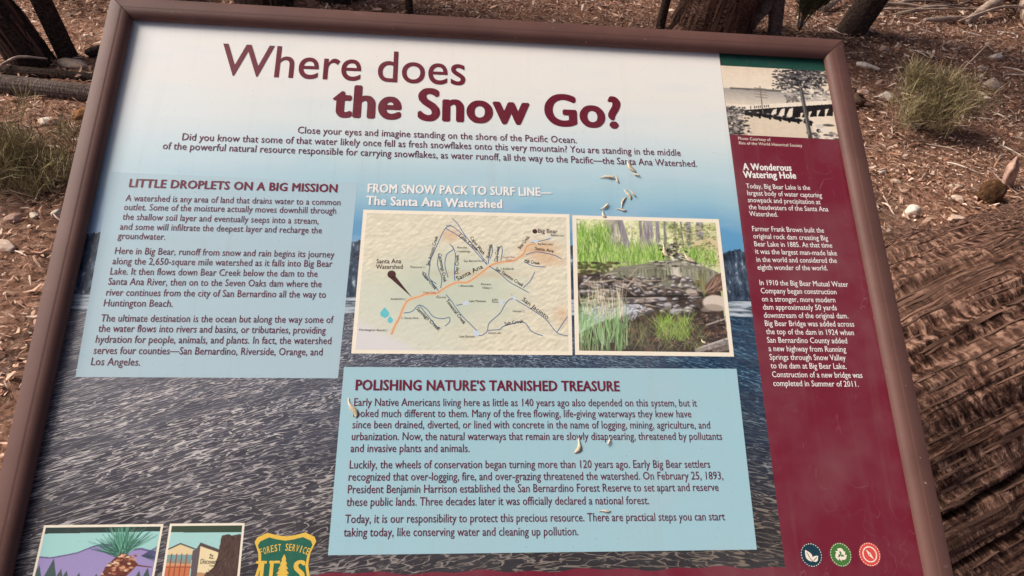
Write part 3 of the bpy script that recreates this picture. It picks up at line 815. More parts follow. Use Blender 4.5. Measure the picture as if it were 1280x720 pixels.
MAP_LAKES = [
    [(0.4264,0.3915),(0.4318,0.3918),(0.4340,0.3962),(0.4300,0.3982),(0.4265,0.3963)],
    [(0.4135,0.3596),(0.4189,0.3569),(0.4221,0.3589),(0.4202,0.3619),(0.4143,0.3620)],
    [(0.4553,0.3561),(0.4613,0.3540),(0.4589,0.3606),(0.4565,0.3606)],
    [(0.4686,0.3487),(0.4730,0.3512),(0.4765,0.3544),(0.4717,0.3545)],
    [(0.4924,0.2821),(0.4987,0.2792),(0.5027,0.2809),(0.4987,0.2832)],
    [(0.5139,0.2760),(0.5165,0.2732),(0.5184,0.2785)],
]
MAP_TOWNS = [
    [(0.3693,0.3176)],
    [(0.3488,0.3567)],
    [(0.3474,0.3787)],
    [(0.3306,0.3931)],
    [(0.4101,0.3394)],
    [(0.3863,0.3521)],
    [(0.4048,0.2973)],
    [(0.4393,0.3081)],
    [(0.4579,0.3170)],
    [(0.4464,0.3411)],
    [(0.4829,0.3681)],
]
MAP_POINTER = [
    [(0.3311,0.3312),(0.3374,0.3290),(0.3574,0.3545)],
]
MAP_DOTS = [
    [(0.3333,0.3273)],
    [(0.4980,0.2686)],
]
MAP_DROPS = [
    [(0.3276,0.3664),(0.3327,0.3724),(0.3325,0.3766),(0.3282,0.3789),(0.3237,0.3768),(0.3230,0.3726)],
    [(0.3339,0.3766),(0.3373,0.3804),(0.3370,0.3833),(0.3345,0.3848),(0.3319,0.3834),(0.3313,0.3805)],
]
Q_POLISH = [(0.2879,0.4346),(0.7254,0.4315),(0.7236,0.6231),(0.2859,0.6230)]
Q_MISSION = [(0.0098,0.2103),(0.2878,0.2121),(0.2825,0.4470),(0.0170,0.4484)]
Q_MAP = [(0.2968,0.2475),(0.5404,0.2447),(0.5372,0.4182),(0.2945,0.4197)]
Q_STREAM = [(0.5437,0.2458),(0.7259,0.2447),(0.7241,0.4174),(0.5402,0.4177)]
Q_MAROON = [(0.7542,0.0023),(0.8997,-0.0080),(0.9063,0.6552),(0.7522,0.6527)]
Q_HIST = [(0.7542,0.0170),(0.8955,0.0166),(0.8961,0.1241),(0.7544,0.1234)]
Q_CONE = [(0.0164,0.5927),(0.1264,0.5926),(0.1250,0.6429),(0.0153,0.6411)]
Q_BLDG = [(0.1323,0.5923),(0.2031,0.5923),(0.2040,0.6441),(0.1320,0.6430)]
Q_SHIELD = [(0.2153,0.6052),(0.2729,0.6059),(0.2722,0.6416),(0.2178,0.6408)]
ICONS = [(0.7820,0.6291),(0.8143,0.6292),(0.8465,0.6293)]
SEEDS = [
    (0.5794,0.1945,0.5987,0.1915,0.0052),
    (0.5988,0.1893,0.6042,0.2002,0.0037),
    (0.6144,0.1672,0.6254,0.1848,0.0084),
    (0.6213,0.1850,0.6301,0.1902,0.0042),
    (0.6107,0.2076,0.6167,0.2227,0.0063),
    (0.6029,0.2361,0.6110,0.2185,0.0052),
    (0.6127,0.2086,0.6240,0.2180,0.0032),
    (0.5979,0.2363,0.6108,0.2369,0.0042),
    (0.5800,0.2391,0.5845,0.2475,0.0063),
    (0.5772,0.2371,0.5894,0.2302,0.0047),
    (0.2961,0.4676,0.3034,0.4894,0.0095),
    (0.5427,0.5096,0.5359,0.5255,0.0095),
    (0.5734,0.5070,0.5719,0.5171,0.0042),
    (0.5579,0.5847,0.5707,0.5832,0.0042),
    (0.6502,0.2779,0.6583,0.2973,0.0084),
    (0.6757,0.2896,0.6890,0.3047,0.0084),
    (0.6881,0.3973,0.6912,0.4039,0.0052),
]

# ================================================================== THE SIGN
ORIGIN = Vector((-0.45, 0.0, 1.145))      # upper inner corner of the panel; panel local x = across, y = up the slope, z = out
TILT = math.radians(30)
PW, PH = 0.90, 0.705                       # visible panel
sign = empty('interpretive_sign', (0.0, -0.30, 0.0))
tag(sign, 'printed interpretive panel about snow and the watershed in a brown metal frame', 'sign')
LOC = ORIGIN - Vector((0.0, -0.30, 0.0))
ROT = (TILT, 0, 0)

# ---- frame
t = NT('brown_frame_paint')
o = t.obj()
c = t.mix(t.math('MULTIPLY', t.ramp(t.noise(o, 12, 4, .6), [(.4, K1), (.7, W1)]), .35), (0.118, 0.057, 0.047, 1), (0.140, 0.072, 0.060, 1))
c = t.mix(t.math('MULTIPLY', t.ramp(t.noise(o, 150, 1, .5), [(.785, K1), (.81, W1)]), .7), c, (0.45, 0.36, 0.32, 1))
scf = t.noise(t.scaled(o, (40, 40, 40)), 1.0, 4, .7, 1.0)
c = t.mix(t.math('MULTIPLY', t.ramp(scf, [(.66, K1), (.74, W1)]), .30), c, (0.34, 0.25, 0.22, 1))
dst = t.noise(t.scaled(o, (6, 6, 6)), 1.0, 5, .7)
c = t.mix(t.math('MULTIPLY', t.ramp(dst, [(.40, W1), (.55, K1)]), .35), c, (0.070, 0.036, 0.030, 1))
t.bump(t.noise(o, 300, 2, .5), .08, .001)
M_FRAME = t.done(c, 0.55, 0.22)
PROFILE = [(0.007, -0.004), (0.007, 0.0035), (0.0, 0.0035)]  # undercut added below the lip so a dark shadow line edges the panel
PROFILE += [(0.0118 * (1 - math.cos(a_)) ** 1.0, 0.0035 + 0.0095 * math.sin(a_)) for a_ in np.linspace(0.12, 1.45, 14)]
PROFILE += [(0.0122, 0.01305), (0.0130, 0.0133), (0.0140, 0.0133), (0.0255, 0.0130), (0.0266, 0.0126), (0.0270, 0.0115), (0.0270, -0.030), (0.0070, -0.030)]
def rail(name, c0, o0, c1, o1, gap):
    """profile swept from corner c0 to c1; o0/o1 outward diagonal at each end; mitred with a hairline gap"""
    d = (Vector(c1) - Vector(c0)).normalized()
    V = []
    for (cc, oo, s) in ((c0, o0, 1), (c1, o1, -1)):
        for (a, h) in PROFILE:
            V.append((cc[0] + oo[0] * a + d.x * gap * s, cc[1] + oo[1] * a + d.y * gap * s, h))
    n = len(PROFILE)
    F = [(k, (k + 1) % n, n + (k + 1) % n, n + k) for k in range(n)]
    F += [tuple(range(n))[::-1], tuple(range(n, 2 * n))]
    ob = pyobj(name, V, F, M_FRAME, sign, loc=LOC, rot=ROT)
    ob.data.polygons.foreach_set('use_smooth', np.ones(len(ob.data.polygons), bool))
    ob.data.set_sharp_from_angle(angle=math.radians(26))
    return ob
TL, TR, BL, BR = (0, 0), (PW, 0), (0, -PH), (PW, -PH)
rail('top_rail', TL, (-1, 1), TR, (1, 1), .00045)
rail('bottom_rail', BR, (1, -1), BL, (-1, -1), .00045)
rail('side_rail', BL, (-1, -1), TL, (-1, 1), .00045)
rail('side_rail', TR, (1, 1), BR, (1, -1), .00045)
# ---- two steel posts with feet under the panel
M_POST = M_FRAME
for px_ in (-.25, .25):
    V, F = [], []
    def slab(x0, x1, y0, y1, z0, z1):
        b = len(V)
        for z in (z0, z1):
            V.extend([(x0, y0, z), (x1, y0, z), (x1, y1, z), (x0, y1, z)])
        F.extend([(b, b + 3, b + 2, b + 1), (b + 4, b + 5, b + 6, b + 7)] + [(b + k, b + (k + 1) % 4, b + 4 + (k + 1) % 4, b + 4 + k) for k in range(4)])
    slab(px_ - .038, px_ + .038, -.038, .038, -.15, .90)
    slab(px_ - .075, px_ + .075, -.075, .075, -.02, .022)
    pyobj('post', V, F, M_POST, sign)
    yb = [(-.27, .805), (.27, 1.115), (.27, 1.088), (.0, .86), (-.27, .775)]
    V = [(px_ + s * .02, y, z - .035 + .0) for s in (-1, 1) for (y, z) in yb]
    pyobj('bracket', V, [(0, 1, 2, 3, 4), (9, 8, 7, 6, 5)] + [(k, 5 + k, 5 + (k + 1) % 5, (k + 1) % 5) for k in range(5)], M_POST, sign)

# ---- the panel: its print is a winter lake: pale sky, far shore, rippled water
t = NT('panel_print')
sp = t.n('ShaderNodeSeparateXYZ'); t.link(t.obj(), sp.inputs[0])
u = sp.outputs[0]; v = t.math('MULTIPLY', sp.outputs[1], -1.0)
wob = t.math('MULTIPLY', t.math('SUBTRACT', t.noise(t.combine(u, v), 5.0, 3, .5), .5), .05)
vv = t.math('ADD', v, wob)
S = lambda a: a / 0.40
PC = lambda *c: lin(c, PRINT)
skyc = t.ramp(t.math('DIVIDE', vv, .40), [(0.0, PC(243, 239, 231)), (S(.075), PC(236, 235, 228)), (S(.13), PC(222, 231, 230)), (S(.18), PC(190, 217, 224)), (S(.225), PC(158, 200, 216)), (S(.262), PC(100, 162, 203)), (S(.40), PC(70, 134, 186))])
cl = t.noise(t.scaled(t.combine(u, v), (6, 30, 1)), 1.0, 3, .5)
skyc = t.mix(t.math('MULTIPLY', t.ramp(cl, [(.5, K1), (.75, W1)]), .35), skyc, PC(205, 222, 232))
# left part of the sky is paler
skyc = t.mix(t.math('MULTIPLY', t.ramp(u, [(0.0, W1), (.30, K1)]), .35), skyc, PC(222, 232, 238))
ridge = t.math('ADD', t.math('MULTIPLY', t.math('SUBTRACT', t.noise(t.scaled(t.combine(u, 0.0), (26, 1, 1)), 1.0, 5, .7), .5), .05), .288)
treen = t.noise(t.scaled(t.combine(u, v), (160, 60, 1)), 1.0, 4, .7)
treec = t.ramp(treen, [(.36, PC(26, 36, 50)), (.52, PC(62, 78, 98)), (.60, PC(92, 110, 130)), (.68, PC(190, 205, 215))])
c = t.mix(t.math('GREATER_THAN', v, ridge), skyc, treec)
shoren = t.noise(t.scaled(t.combine(u, v), (30, 320, 1)), 1.0, 3, .6)
shore = t.ramp(shoren, [(.40, PC(70, 84, 98)), (.52, PC(172, 186, 196)), (.7, PC(212, 220, 224))])
sh0 = t.math('SUBTRACT', .358, t.math('MULTIPLY', u, .010))
c = t.mix(t.math('GREATER_THAN', v, sh0), c, shore)
# water, in the perspective of the printed photograph
dv = t.math('MAXIMUM', t.math('SUBTRACT', v, .25), .02)
X = t.math('DIVIDE', t.math('SUBTRACT', u, .40), dv)
Y = t.math('LOGARITHM', dv, math.e)
slant = t.math('SUBTRACT', t.math('MULTIPLY', X, 5.0), t.math('MULTIPLY', t.math('MULTIPLY', X, X), 5.5))
Yr = t.math('ADD', t.math('MULTIPLY', Y, 40.0), slant)
rip = t.noise(t.combine(t.math('MULTIPLY', X, 15.0), t.math('MULTIPLY', Yr, 1.6)), 1.0, 1.5, .5, .25, '2D')
rid = t.math('ABSOLUTE', t.math('SUBTRACT', rip, .5))
streak = t.ramp(rid, [(0.0, W1), (.015, (.85, .85, .85, 1)), (.038, K1)])
fine2 = t.noise(t.combine(t.math('MULTIPLY', X, 34.0), t.math('MULTIPLY', Yr, 3.0)), 1.0, 2, .6, .3, '2D')
streak2 = t.ramp(fine2, [(.60, K1), (.66, W1)])
patch = t.ramp(t.noise(t.combine(t.math('MULTIPLY', X, 1.6), t.math('MULTIPLY', Yr, .22)), 1.0, 3, .5, .0, '2D'), [(.34, (.35, .35, .35, 1)), (.56, W1)])
near_ = t.ramp(v, [(.37, W1), (.52, (.9, .9, .9, 1)), (.60, (.6, .6, .6, 1)), (.66, (.4, .4, .4, 1))])
amt = t.math('MULTIPLY', t.math('MAXIMUM', streak, t.math('MULTIPLY', streak2, .45)), t.math('MULTIPLY', patch, near_))
right = t.ramp(u, [(.18, K1), (.40, (.6, .6, .6, 1)), (.70, W1)])
low = t.ramp(v, [(.44, K1), (.60, W1)])
deep_l = t.mix(low, PC(98, 100, 114), PC(66, 62, 70))
deep_r = t.mix(low, PC(26, 54, 84), PC(58, 56, 58))
deep = t.mix(right, deep_l, deep_r)
hi = t.mix(right, PC(226, 220, 216), t.mix(low, PC(104, 146, 172), PC(172, 156, 138)))
mott = t.noise(t.combine(t.math('MULTIPLY', X, 6.0), t.math('MULTIPLY', Yr, .8)), 1.0, 4, .65, 0.4, '2D')
deep = t.mix(t.ramp(mott, [(.35, (.45, .45, .45, 1)), (.65, K1)]), deep, PC(30, 28, 34))
leafb = t.noise(t.scaled(t.combine(u, v), (55, 75, 1)), 1.0, 3, .6)
deep = t.mix(t.math('MULTIPLY', t.ramp(leafb, [(.68, K1), (.74, W1)]), t.math('MULTIPLY', low, .6)), deep, PC(170, 130, 96))
water = t.mix(amt, deep, hi)
sh1 = t.math('SUBTRACT', .377, t.math('MULTIPLY', u, .010))
c = t.mix(t.math('GREATER_THAN', v, sh1), c, water)
c = grime(t, c, .06)
t.bump(t.noise(t.obj(), 160.0, 2, .5), .04, .001)
M_PANEL = t.done(c, PRINT_ROUGH, PRINT_SPEC)
m_ = .0065
V = [(-m_, m_, 0), (PW + m_, m_, 0), (PW + m_, -PH - m_, 0), (-m_, -PH - m_, 0)]
V += [(x, y, -.0035) for x, y, z in V]
panel = pyobj('panel', V, [(3, 2, 1, 0)[::-1], (4, 5, 6, 7)[::-1]] + [(k, 4 + k, 4 + (k + 1) % 4, (k + 1) % 4) for k in range(4)], M_PANEL, sign, loc=LOC, rot=ROT)
for p in panel.data.polygons: pass

def flip_ok(V, F):
    """faces point out of the panel"""
    out = []
    for f in F:
        a, b, c_ = (Vector(V[i]) for i in f[:3])
        out.append(tuple(f) if (b - a).cross(c_ - a).z >= 0 else tuple(reversed(f)))
    return out
def sheet(name, pts, h, mat, parent=None):
    """flat printed shape; pts in panel (u, v)"""
    V = [(a, -b, h) for a, b in pts]
    return pyobj(name, V, flip_ok(V, [tuple(range(len(V)))]), mat, parent or panel)
def shapes(name, polys, h, mat):
    V, F = [], []
    for q in polys:
        b = len(V); V += [(a, -c_, h) for a, c_ in q]; F.append(tuple(range(b, b + len(q))))
    return pyobj(name, V, flip_ok(V, F), mat, panel)
def lerp_quad(Q, x, y):
    (a, b, c_, d) = [np.array(q) for q in Q]
    x = np.asarray(x, float)[..., None]; y = np.asarray(y, float)[..., None]
    return (a * (1 - x) + b * x) * (1 - y) + (d * (1 - x) + c_ * x) * y
def inset(Q, m):
    ax = m / abs(Q[1][0] - Q[0][0]); ay = m / abs(Q[3][1] - Q[0][1])
    return [tuple(lerp_quad(Q, x, y)) for x, y in ((ax, ay), (1 - ax, ay), (1 - ax, 1 - ay), (ax, 1 - ay))]

# ---- lettering
_tmp = bpy.data.objects.new('tmp_text', bpy.data.curves.new('tmp_text', 'FONT'))
COL.objects.link(_tmp)
def glyphs(txt, offset=0.0, spacing=1.0, res=3):
    c = _tmp.data
    c.body = txt; c.offset = offset; c.space_character = spacing; c.resolution_u = res; c.size = 1.0
    bpy.context.view_layer.update()
    me = _tmp.evaluated_get(bpy.context.evaluated_depsgraph_get()).to_mesh()
    n = len(me.vertices); V = np.empty(n * 3, np.float32); me.vertices.foreach_get('co', V)
    F = [tuple(p.vertices) for p in me.polygons]
    _tmp.evaluated_get(bpy.context.evaluated_depsgraph_get()).to_mesh_clear()
    return V.reshape(-1, 3)[:, :2].copy(), F
CAP = float(glyphs('H')[0][:, 1].max())
def ring(b, by):
    """offsets of overlaid copies that thicken the strokes"""
    if not b: return [(0.0, 0.0)]
    if b < .02: return [(-b, -by), (b, by), (b, -by), (-b, by)]
    return [(-b, 0), (-b * .5, -by), (-b * .5, by), (0, -by), (0, by), (b * .5, -by), (b * .5, by), (b, 0)]
def lettering(name, lines, cap, mat, h=0.00036, spacing=1.0, bold=0.0, by=None, res=2, parent=None, each=False, words=False):
    """each line set from its left to its right end along its baseline"""
    V, F = [], []
    size = cap / CAP
    copies = ring(bold, bold * .45 if by is None else by)
    for (txt, u0, v0, u1, v1) in lines:
        g, f = glyphs(txt, 0.0, spacing, res)
        x0, x1 = g[:, 0].min() - bold, g[:, 0].max() + bold
        parts = [(g, f)]
        if words:
            parts = []; ws = txt.split(' ')
            for k in range(len(ws)):
                gw, fw = glyphs(ws[k], 0.0, spacing, res)
                gp, _ = glyphs(' '.join(ws[:k + 1]), 0.0, spacing, res)
                gw[:, 0] += gp[:, 0].max() - gw[:, 0].max()
                parts.append((gw, fw))
        a = np.array((u0, -v0)); b = np.array((u1, -v1)); d = (b - a)
        e = d / np.linalg.norm(d); nrm = np.array((-e[1], e[0]))
        for (g, f) in parts:
            for k, (dx, dy) in enumerate(copies):
                P = a + ((g[:, :1] + dx - x0) / (x1 - x0)) * d + (g[:, 1:2] + dy) * size * nrm
                base = len(V)
                V += [(p[0], p[1], h + k * .000012) for p in P]
                F += [tuple(i + base for i in q) for q in f]
            if each or words:
                ob = pyobj(name, V, flip_ok(V, F), mat, parent or panel); V, F = [], []
    if not (each or words):
        ob = pyobj(name, V, flip_ok(V, F), mat, parent or panel)
    return ob

I_MAROON = print_mat('ink_maroon', (112, 28, 54), .05)
I_TITLE = print_mat('ink_title', (106, 24, 44), .04)
I_BODY = print_mat('ink_body', (104, 40, 66), .05)
I_WHITE = print_mat('ink_white', (246, 244, 240), .02)
I_CREAM = print_mat('ink_cream', (250, 240, 218), .03)
I_BLACK = print_mat('ink_black', (30, 28, 32), .05)
I_BROWN = print_mat('ink_brown', (76, 40, 40), .05)

# pale blue boxes the text stands on; the left one is thin ink that lets the picture through
t = NT('box_tint')
tb = grime(t, lin((190, 219, 230), PRINT), .10)
t.done(tb, PRINT_ROUGH, PRINT_SPEC)
tr_ = t.n('ShaderNodeBsdfTransparent'); mx = t.n('ShaderNodeMixShader'); mx.inputs[0].default_value = .84
t.link(tr_.outputs[0], mx.inputs[1]); t.link(t.b.outputs[0], mx.inputs[2])
t.link(mx.outputs[0], t.t.nodes['Material Output'].inputs['Surface'])
sheet('text_box', Q_MISSION, 0.000112, t.m)
t = NT('box_blue')
gr = t.n('ShaderNodeSeparateXYZ'); t.link(t.obj(), gr.inputs[0])
c = grime(t, lin((166, 206, 217), PRINT), .16)
M_BOX = t.done(c, PRINT_ROUGH, PRINT_SPEC)
sheet('text_box', Q_POLISH, 0.000112, M_BOX)
# maroon column and the maroon band along the bottom
t = NT('maroon_print')
o = t.obj()
c = grime(t, lin((120, 36, 54), PRINT), .10)
scr = t.noise(t.scaled(o, (160, 26, 1)), 1.0, 2, .5, 1.5)
c = t.mix(t.math('MULTIPLY', t.ramp(scr, [(.70, K1), (.74, W1)]), .10), c, lin((190, 130, 140)))
t.bump(t.noise(o, 120.0, 2, .5), .05, .001)
M_MAROON = t.done(c, .36, .45)
sheet('maroon_column', [Q_MAROON[0], (.9065, -.006), (.9065, .7115), (.7515, .7115)], 0.000112, M_MAROON)
edge = [(-.0065, .7115)] + [(x, .6400 + .0022 * math.sin(x * 90) * math.sin(x * 37 + 1) + (.004 if x < .25 else 0)) for x in np.linspace(-.0065, .7515, 90)] + [(.7515, .7115)]
sheet('maroon_band', edge, 0.000084, M_MAROON)
sheet('green_band', [(.7543, -.006), (.9065, -.006), (.9065, .0178), (.7551, .0182)], 0.000168, print_mat('ink_green', (22, 74, 62), .08))

lettering('mission_heading', TXT_MISSION_HEAD, .0103, I_MAROON, spacing=1.05, bold=.038, by=.016)
lettering('mission_paragraph', TXT_MISSION, .0080, I_BODY, bold=.005, by=.003)
lettering('polishing_heading', TXT_POLISH_HEAD, .0110, I_MAROON, spacing=1.05, bold=.038, by=.016)
lettering('polishing_paragraph', TXT_POLISH, .0081, I_BODY, bold=.005, by=.003)
lettering('title_word', TXT_TITLE, .0462, I_TITLE, bold=.003, by=.003, res=6, words=True)
lettering('title_word', TXT_TITLE_BOLD, .0445, I_TITLE, spacing=1.06, bold=.040, by=.022, res=6, words=True)
lettering('introduction', TXT_INTRO, .0094, I_BODY, bold=.004, by=.002)
lettering('map_heading', TXT_MAP_HEAD, .0112, I_WHITE, spacing=1.05, bold=.038, by=.016)
lettering('history_heading', TXT_HOLE_HEAD, .0094, I_WHITE, spacing=1.04, bold=.036, by=.016)
lettering('history_paragraph', TXT_HOLE, .0067, I_WHITE, bold=.006, by=.003)
lettering('photo_credit', TXT_CREDIT, .0044, I_CREAM)

# ------------------------------------------------------------------ printed pictures: colours worked out in code
class Canvas:
    def __init__(self, w, h, col=(200, 200, 200)):
        self.w, self.h = w, h
        self.a = np.ones((h, w, 3)) * np.array(col, float)
        self.X, self.Y = np.meshgrid((np.arange(w) + .5) / w, (np.arange(h) + .5) / h)
    def box(self, x0, x1, y0, y1):
        return slice(max(0, int(y0 * self.h) - 1), max(0, int(y1 * self.h) + 2)), slice(max(0, int(x0 * self.w) - 1), max(0, int(x1 * self.w) + 2))
    def put(self, sl, m, col, al=1.0):
        m = (m * al)[..., None]
        self.a[sl] = self.a[sl] * (1 - m) + np.array(col, float) * m
    def poly(self, pts, col, al=1.0, soft=0.0):
        p = np.array(pts); sl = self.box(p[:, 0].min(), p[:, 0].max(), p[:, 1].min(), p[:, 1].max())
        x, y = self.X[sl], self.Y[sl]; ins = np.zeros(x.shape, bool)
        for k in range(len(p)):
            (xa, ya), (xb, yb) = p[k], p[(k + 1) % len(p)]
            if ya == yb: continue
            ins ^= ((ya > y) != (yb > y)) & (x < (xb - xa) * (y - ya) / (yb - ya) + xa)
        self.put(sl, ins.astype(float), col, al)
    def line(self, x0, y0, x1, y1, w0, w1, col, al=1.0):
        asp = self.h / self.w; W = max(w0, w1)
        sl = self.box(min(x0, x1) - W, max(x0, x1) + W, min(y0, y1) - W, max(y0, y1) + W)
        x, y = self.X[sl], self.Y[sl] * asp; ya, yb = y0 * asp, y1 * asp
        dx, dy = x1 - x0, yb - ya; L2 = dx * dx + dy * dy + 1e-12
        tt = np.clip(((x - x0) * dx + (y - ya) * dy) / L2, 0, 1)
        d = np.hypot(x - x0 - tt * dx, y - ya - tt * dy); hw = (w0 + (w1 - w0) * tt) / 2
        self.put(sl, np.clip((hw - d) * self.w + .5, 0, 1), col, al)
    def blob(self, x0, y0, rx, ry, col, al=1.0, ang=0.0, hard=4.0):
        R_ = max(rx, ry) * 1.4; sl = self.box(x0 - R_, x0 + R_, y0 - R_, y0 + R_)
        x, y = self.X[sl] - x0, self.Y[sl] - y0; c_, s_ = math.cos(ang), math.sin(ang)
        d = np.hypot((x * c_ + y * s_) / rx, (-x * s_ + y * c_) / ry)
        self.put(sl, np.clip((1 - d) * hard, 0, 1), col, al)
    def field(self, m, col):
        self.a = self.a * (1 - m[..., None]) + np.array(col, float) * m[..., None]
    def noise(self, amt, sx, sy, seed, oct_=4):
        self.a = np.clip(self.a + (fbm(self.X * sx, self.Y * sy, seed, oct_)[..., None] - .47) * 2 * amt, 0, 255)
    def mesh(self, name, Q, h, mat):
        x, y = np.meshgrid(np.linspace(0, 1, self.w), np.linspace(0, 1, self.h))
        P = lerp_quad(Q, x, y).reshape(-1, 2)
        V = np.column_stack([P[:, 0], -P[:, 1], np.full(len(P), h)])
        c = np.clip(self.a, 0, 255).reshape(-1, 3) / 255
        c = np.where(c <= .04045, c / 12.92, ((c + .055) / 1.055) ** 2.4) * PRINT
        return add(name, mesh_np(name, V, grid_faces(self.h, self.w)[:, ::-1], c), mat, panel)
M_PIC = picture_mat('picture_print')
rr = random.Random(12)
U_, N_ = rr.uniform, rr.gauss

# ---- the stream photograph
sheet('picture_border', Q_STREAM, 0.000168, I_CREAM)
cv = Canvas(250, 225, (196, 200, 150))
cv.noise(60, 9, 7, 1)
for k in range(900):    # sunlit leaves behind
    cv.blob(U_(0, 1), U_(0, .33), U_(.006, .02), U_(.005, .016), rr.choice([(226, 226, 178), (180, 192, 118), (150, 172, 92), (236, 232, 206), (120, 138, 84), (205, 204, 160)]), U_(.4, .9))
for (x0, x1, w, c_) in ((.24, .235, .075, (176, 166, 158)), (.30, .36, .045, (142, 136, 140)), (.385, .385, .012, (232, 224, 190)), (.51, .50, .065, (168, 162, 164)), (.575, .57, .03, (150, 146, 150)), (.63, .62, .018, (130, 126, 124)), (.70, .70, .012, (118, 112, 104)), (.80, .79, .035, (152, 146, 148)), (.885, .855, .05, (158, 152, 154)), (.745, .75, .01, (110, 104, 96)), (.455, .46, .016, (140, 134, 134))):
    cv.line(x0, -.02, x1, .24 if w < .05 else .27, w, w * 1.1, c_)
    for q in range(int(w * 900)):
        xx = x0 + N_(0, w * .3); yy = U_(0, .2)
        cv.line(xx, yy, xx + U_(-.006, .006), yy + U_(.03, .10), .004, .003, rr.choice([(108, 100, 104), (206, 200, 196), (128, 122, 126), (90, 84, 88)]), .6)
cv.poly([(.82, .16), (1, .12), (1, .36), (.9, .34), (.80, .26)], (206, 192, 150))
for k in range(420):
    cv.blob(U_(.66, 1), U_(.02, .36), U_(.006, .018), U_(.004, .012), rr.choice([(90, 104, 62), (176, 170, 118), (214, 204, 164), (120, 124, 74)]), .7)
def blades(n, x0, x1, y0, y1, l0, l1, w, cols, al=.85, lean=.25):
    for k in range(n):
        x, y, l = U_(x0, x1), U_(y0, y1), U_(l0, l1)
        cv.line(x, y, x + N_(0, lean) * l, y - l, w, w * .3, rr.choice(cols), al)
GR = [(122, 168, 62), (150, 190, 84), (98, 140, 54), (176, 204, 116), (84, 116, 52), (196, 214, 140)]
blades(620, -.02, .20, .16, .40, .04, .15, .007, GR)
blades(160, .0, .25, .08, .20, .03, .10, .006, GR)
blades(620, .20, .64, .24, .37, .03, .12, .006, GR)
blades(220, .74, .98, .25, .36, .03, .09, .006, GR)
for k in range(90): cv.blob(U_(0, .3), U_(.34, .44), U_(.01, .03), U_(.006, .014), rr.choice([(70, 72, 40), (96, 92, 52), (52, 50, 34)]), .7)
# pool
cv.poly([(.20, .42), (.30, .37), (.48, .345), (.62, .31), (.74, .30), (.86, .345), (.98, .40), (.98, .50), (.88, .54), (.55, .56), (.40, .52), (.22, .50)], (126, 126, 108))
for k in range(420):
    x, y = N_(.62, .16), U_(.33, .54)
    if .22 < x < .96: cv.line(x, y, x + U_(.02, .08), y, .007, .003, rr.choice([(100, 102, 84), (152, 152, 134), (126, 126, 106), (190, 188, 172), (84, 84, 66)]), .4)
for k in range(150):
    x = U_(.24, .95); y = .36 + abs(x - .7) * .12
    cv.line(x, y + U_(0, .03), x + U_(-.01, .01), y + U_(.05, .14), .010, .004, rr.choice([(78, 80, 62), (96, 104, 70), (176, 176, 160), (204, 202, 188), (62, 62, 52), (140, 150, 104)]), .35)
for k in range(60): cv.line(N_(.685, .02), U_(.34, .48), N_(.69, .02), U_(.44, .54), .012, .006, (206, 200, 184), .4)
for k in range(70): cv.blob(N_(.67, .045), U_(.18, .31), U_(.008, .022), U_(.005, .012), rr.choice([(44, 40, 38), (210, 206, 200), (96, 92, 88), (140, 130, 120), (60, 54, 50)]), .9)
for k in range(26): cv.blob(U_(.5, .86), U_(.325, .36), U_(.01, .035), U_(.005, .012), rr.choice([(214, 208, 198), (170, 162, 150), (60, 56, 48)]), .8)
# rocks, logs, white water
cv.poly([(0, .45), (.16, .42), (.30, .47), (.5, .52), (.75, .55), (.98, .50), (1, 1), (0, 1)], (62, 54, 50))
for k in range(520):
    x, y = U_(0, 1), U_(.44, 1)
    cv.blob(x, y, U_(.01, .04), U_(.006, .02), rr.choice([(36, 30, 30), (84, 72, 66), (112, 102, 96), (54, 46, 42), (150, 138, 128), (96, 70, 54)]) if y < .70 else rr.choice([(58, 42, 38), (84, 58, 50), (42, 32, 28), (104, 78, 66)]), U_(.5, .9), U_(-.6, .6))
cv.poly([(0, .74), (.10, .68), (.22, .655), (.42, .63), (.44, .70), (.30, .74), (.12, .80), (0, .88)], (186, 190, 200))
for k in range(160): 
    x = U_(0, .42); cv.line(x, .72 - x * .12 + U_(-.05, .10), x + U_(.03, .1), .70 - x * .12 + U_(-.05, .08), .008, .004, rr.choice([(226, 228, 232), (150, 154, 166), (116, 118, 128), (206, 208, 216)]), .6)
for (x, y, a, b) in ((.55, .62, .06, .03), (.66, .70, .05, .03), (.47, .58, .05, .02), (.60, .66, .04, .025), (.12, .56, .05, .015), (.28, .52, .06, .02), (.40, .55, .03, .02)):
    cv.blob(x, y, a, b, (188, 186, 190), .9, -.2, 3); cv.blob(x + .01, y + .012, a * .7, b * .5, (112, 108, 110), .7, -.2)
for k in range(110):
    x, y = U_(.02, .80), U_(.45, .72); a = U_(.012, .04); g_ = U_(.75, 1.1)
    cv.blob(x, y, a, a * .55, (156 * g_, 150 * g_, 150 * g_), .9, U_(-.5, .5), 3); cv.blob(x + .006, y + a * .3, a * .8, a * .28, (70, 64, 64), .75, 0)
    cv.blob(x - .004, y - a * .2, a * .45, a * .18, (224, 218, 212), .7, 0)
for k in range(60):
    x, y = U_(0, .5), U_(.44, .66); cv.line(x, y, x + U_(.04, .16), y + N_(0, .05), .012, .005, rr.choice([(196, 182, 164), (140, 126, 114), (44, 38, 36), (170, 156, 140)]), .85)
cv.line(.30, .60, .90, .58, .012, .010, (26, 24, 26)); cv.line(.5, .64, .85, .60, .008, .006, (34, 30, 30))
cv.poly([(.86, .52), (.96, .42), (1, .40), (1, .54), (.9, .56)], (112, 84, 70))
for k in range(40): cv.line(U_(.86, .95), .55, U_(.95, 1.02), U_(.42, .54), .008, .004, rr.choice([(70, 50, 42), (150, 120, 102), (186, 160, 140)]), .7)
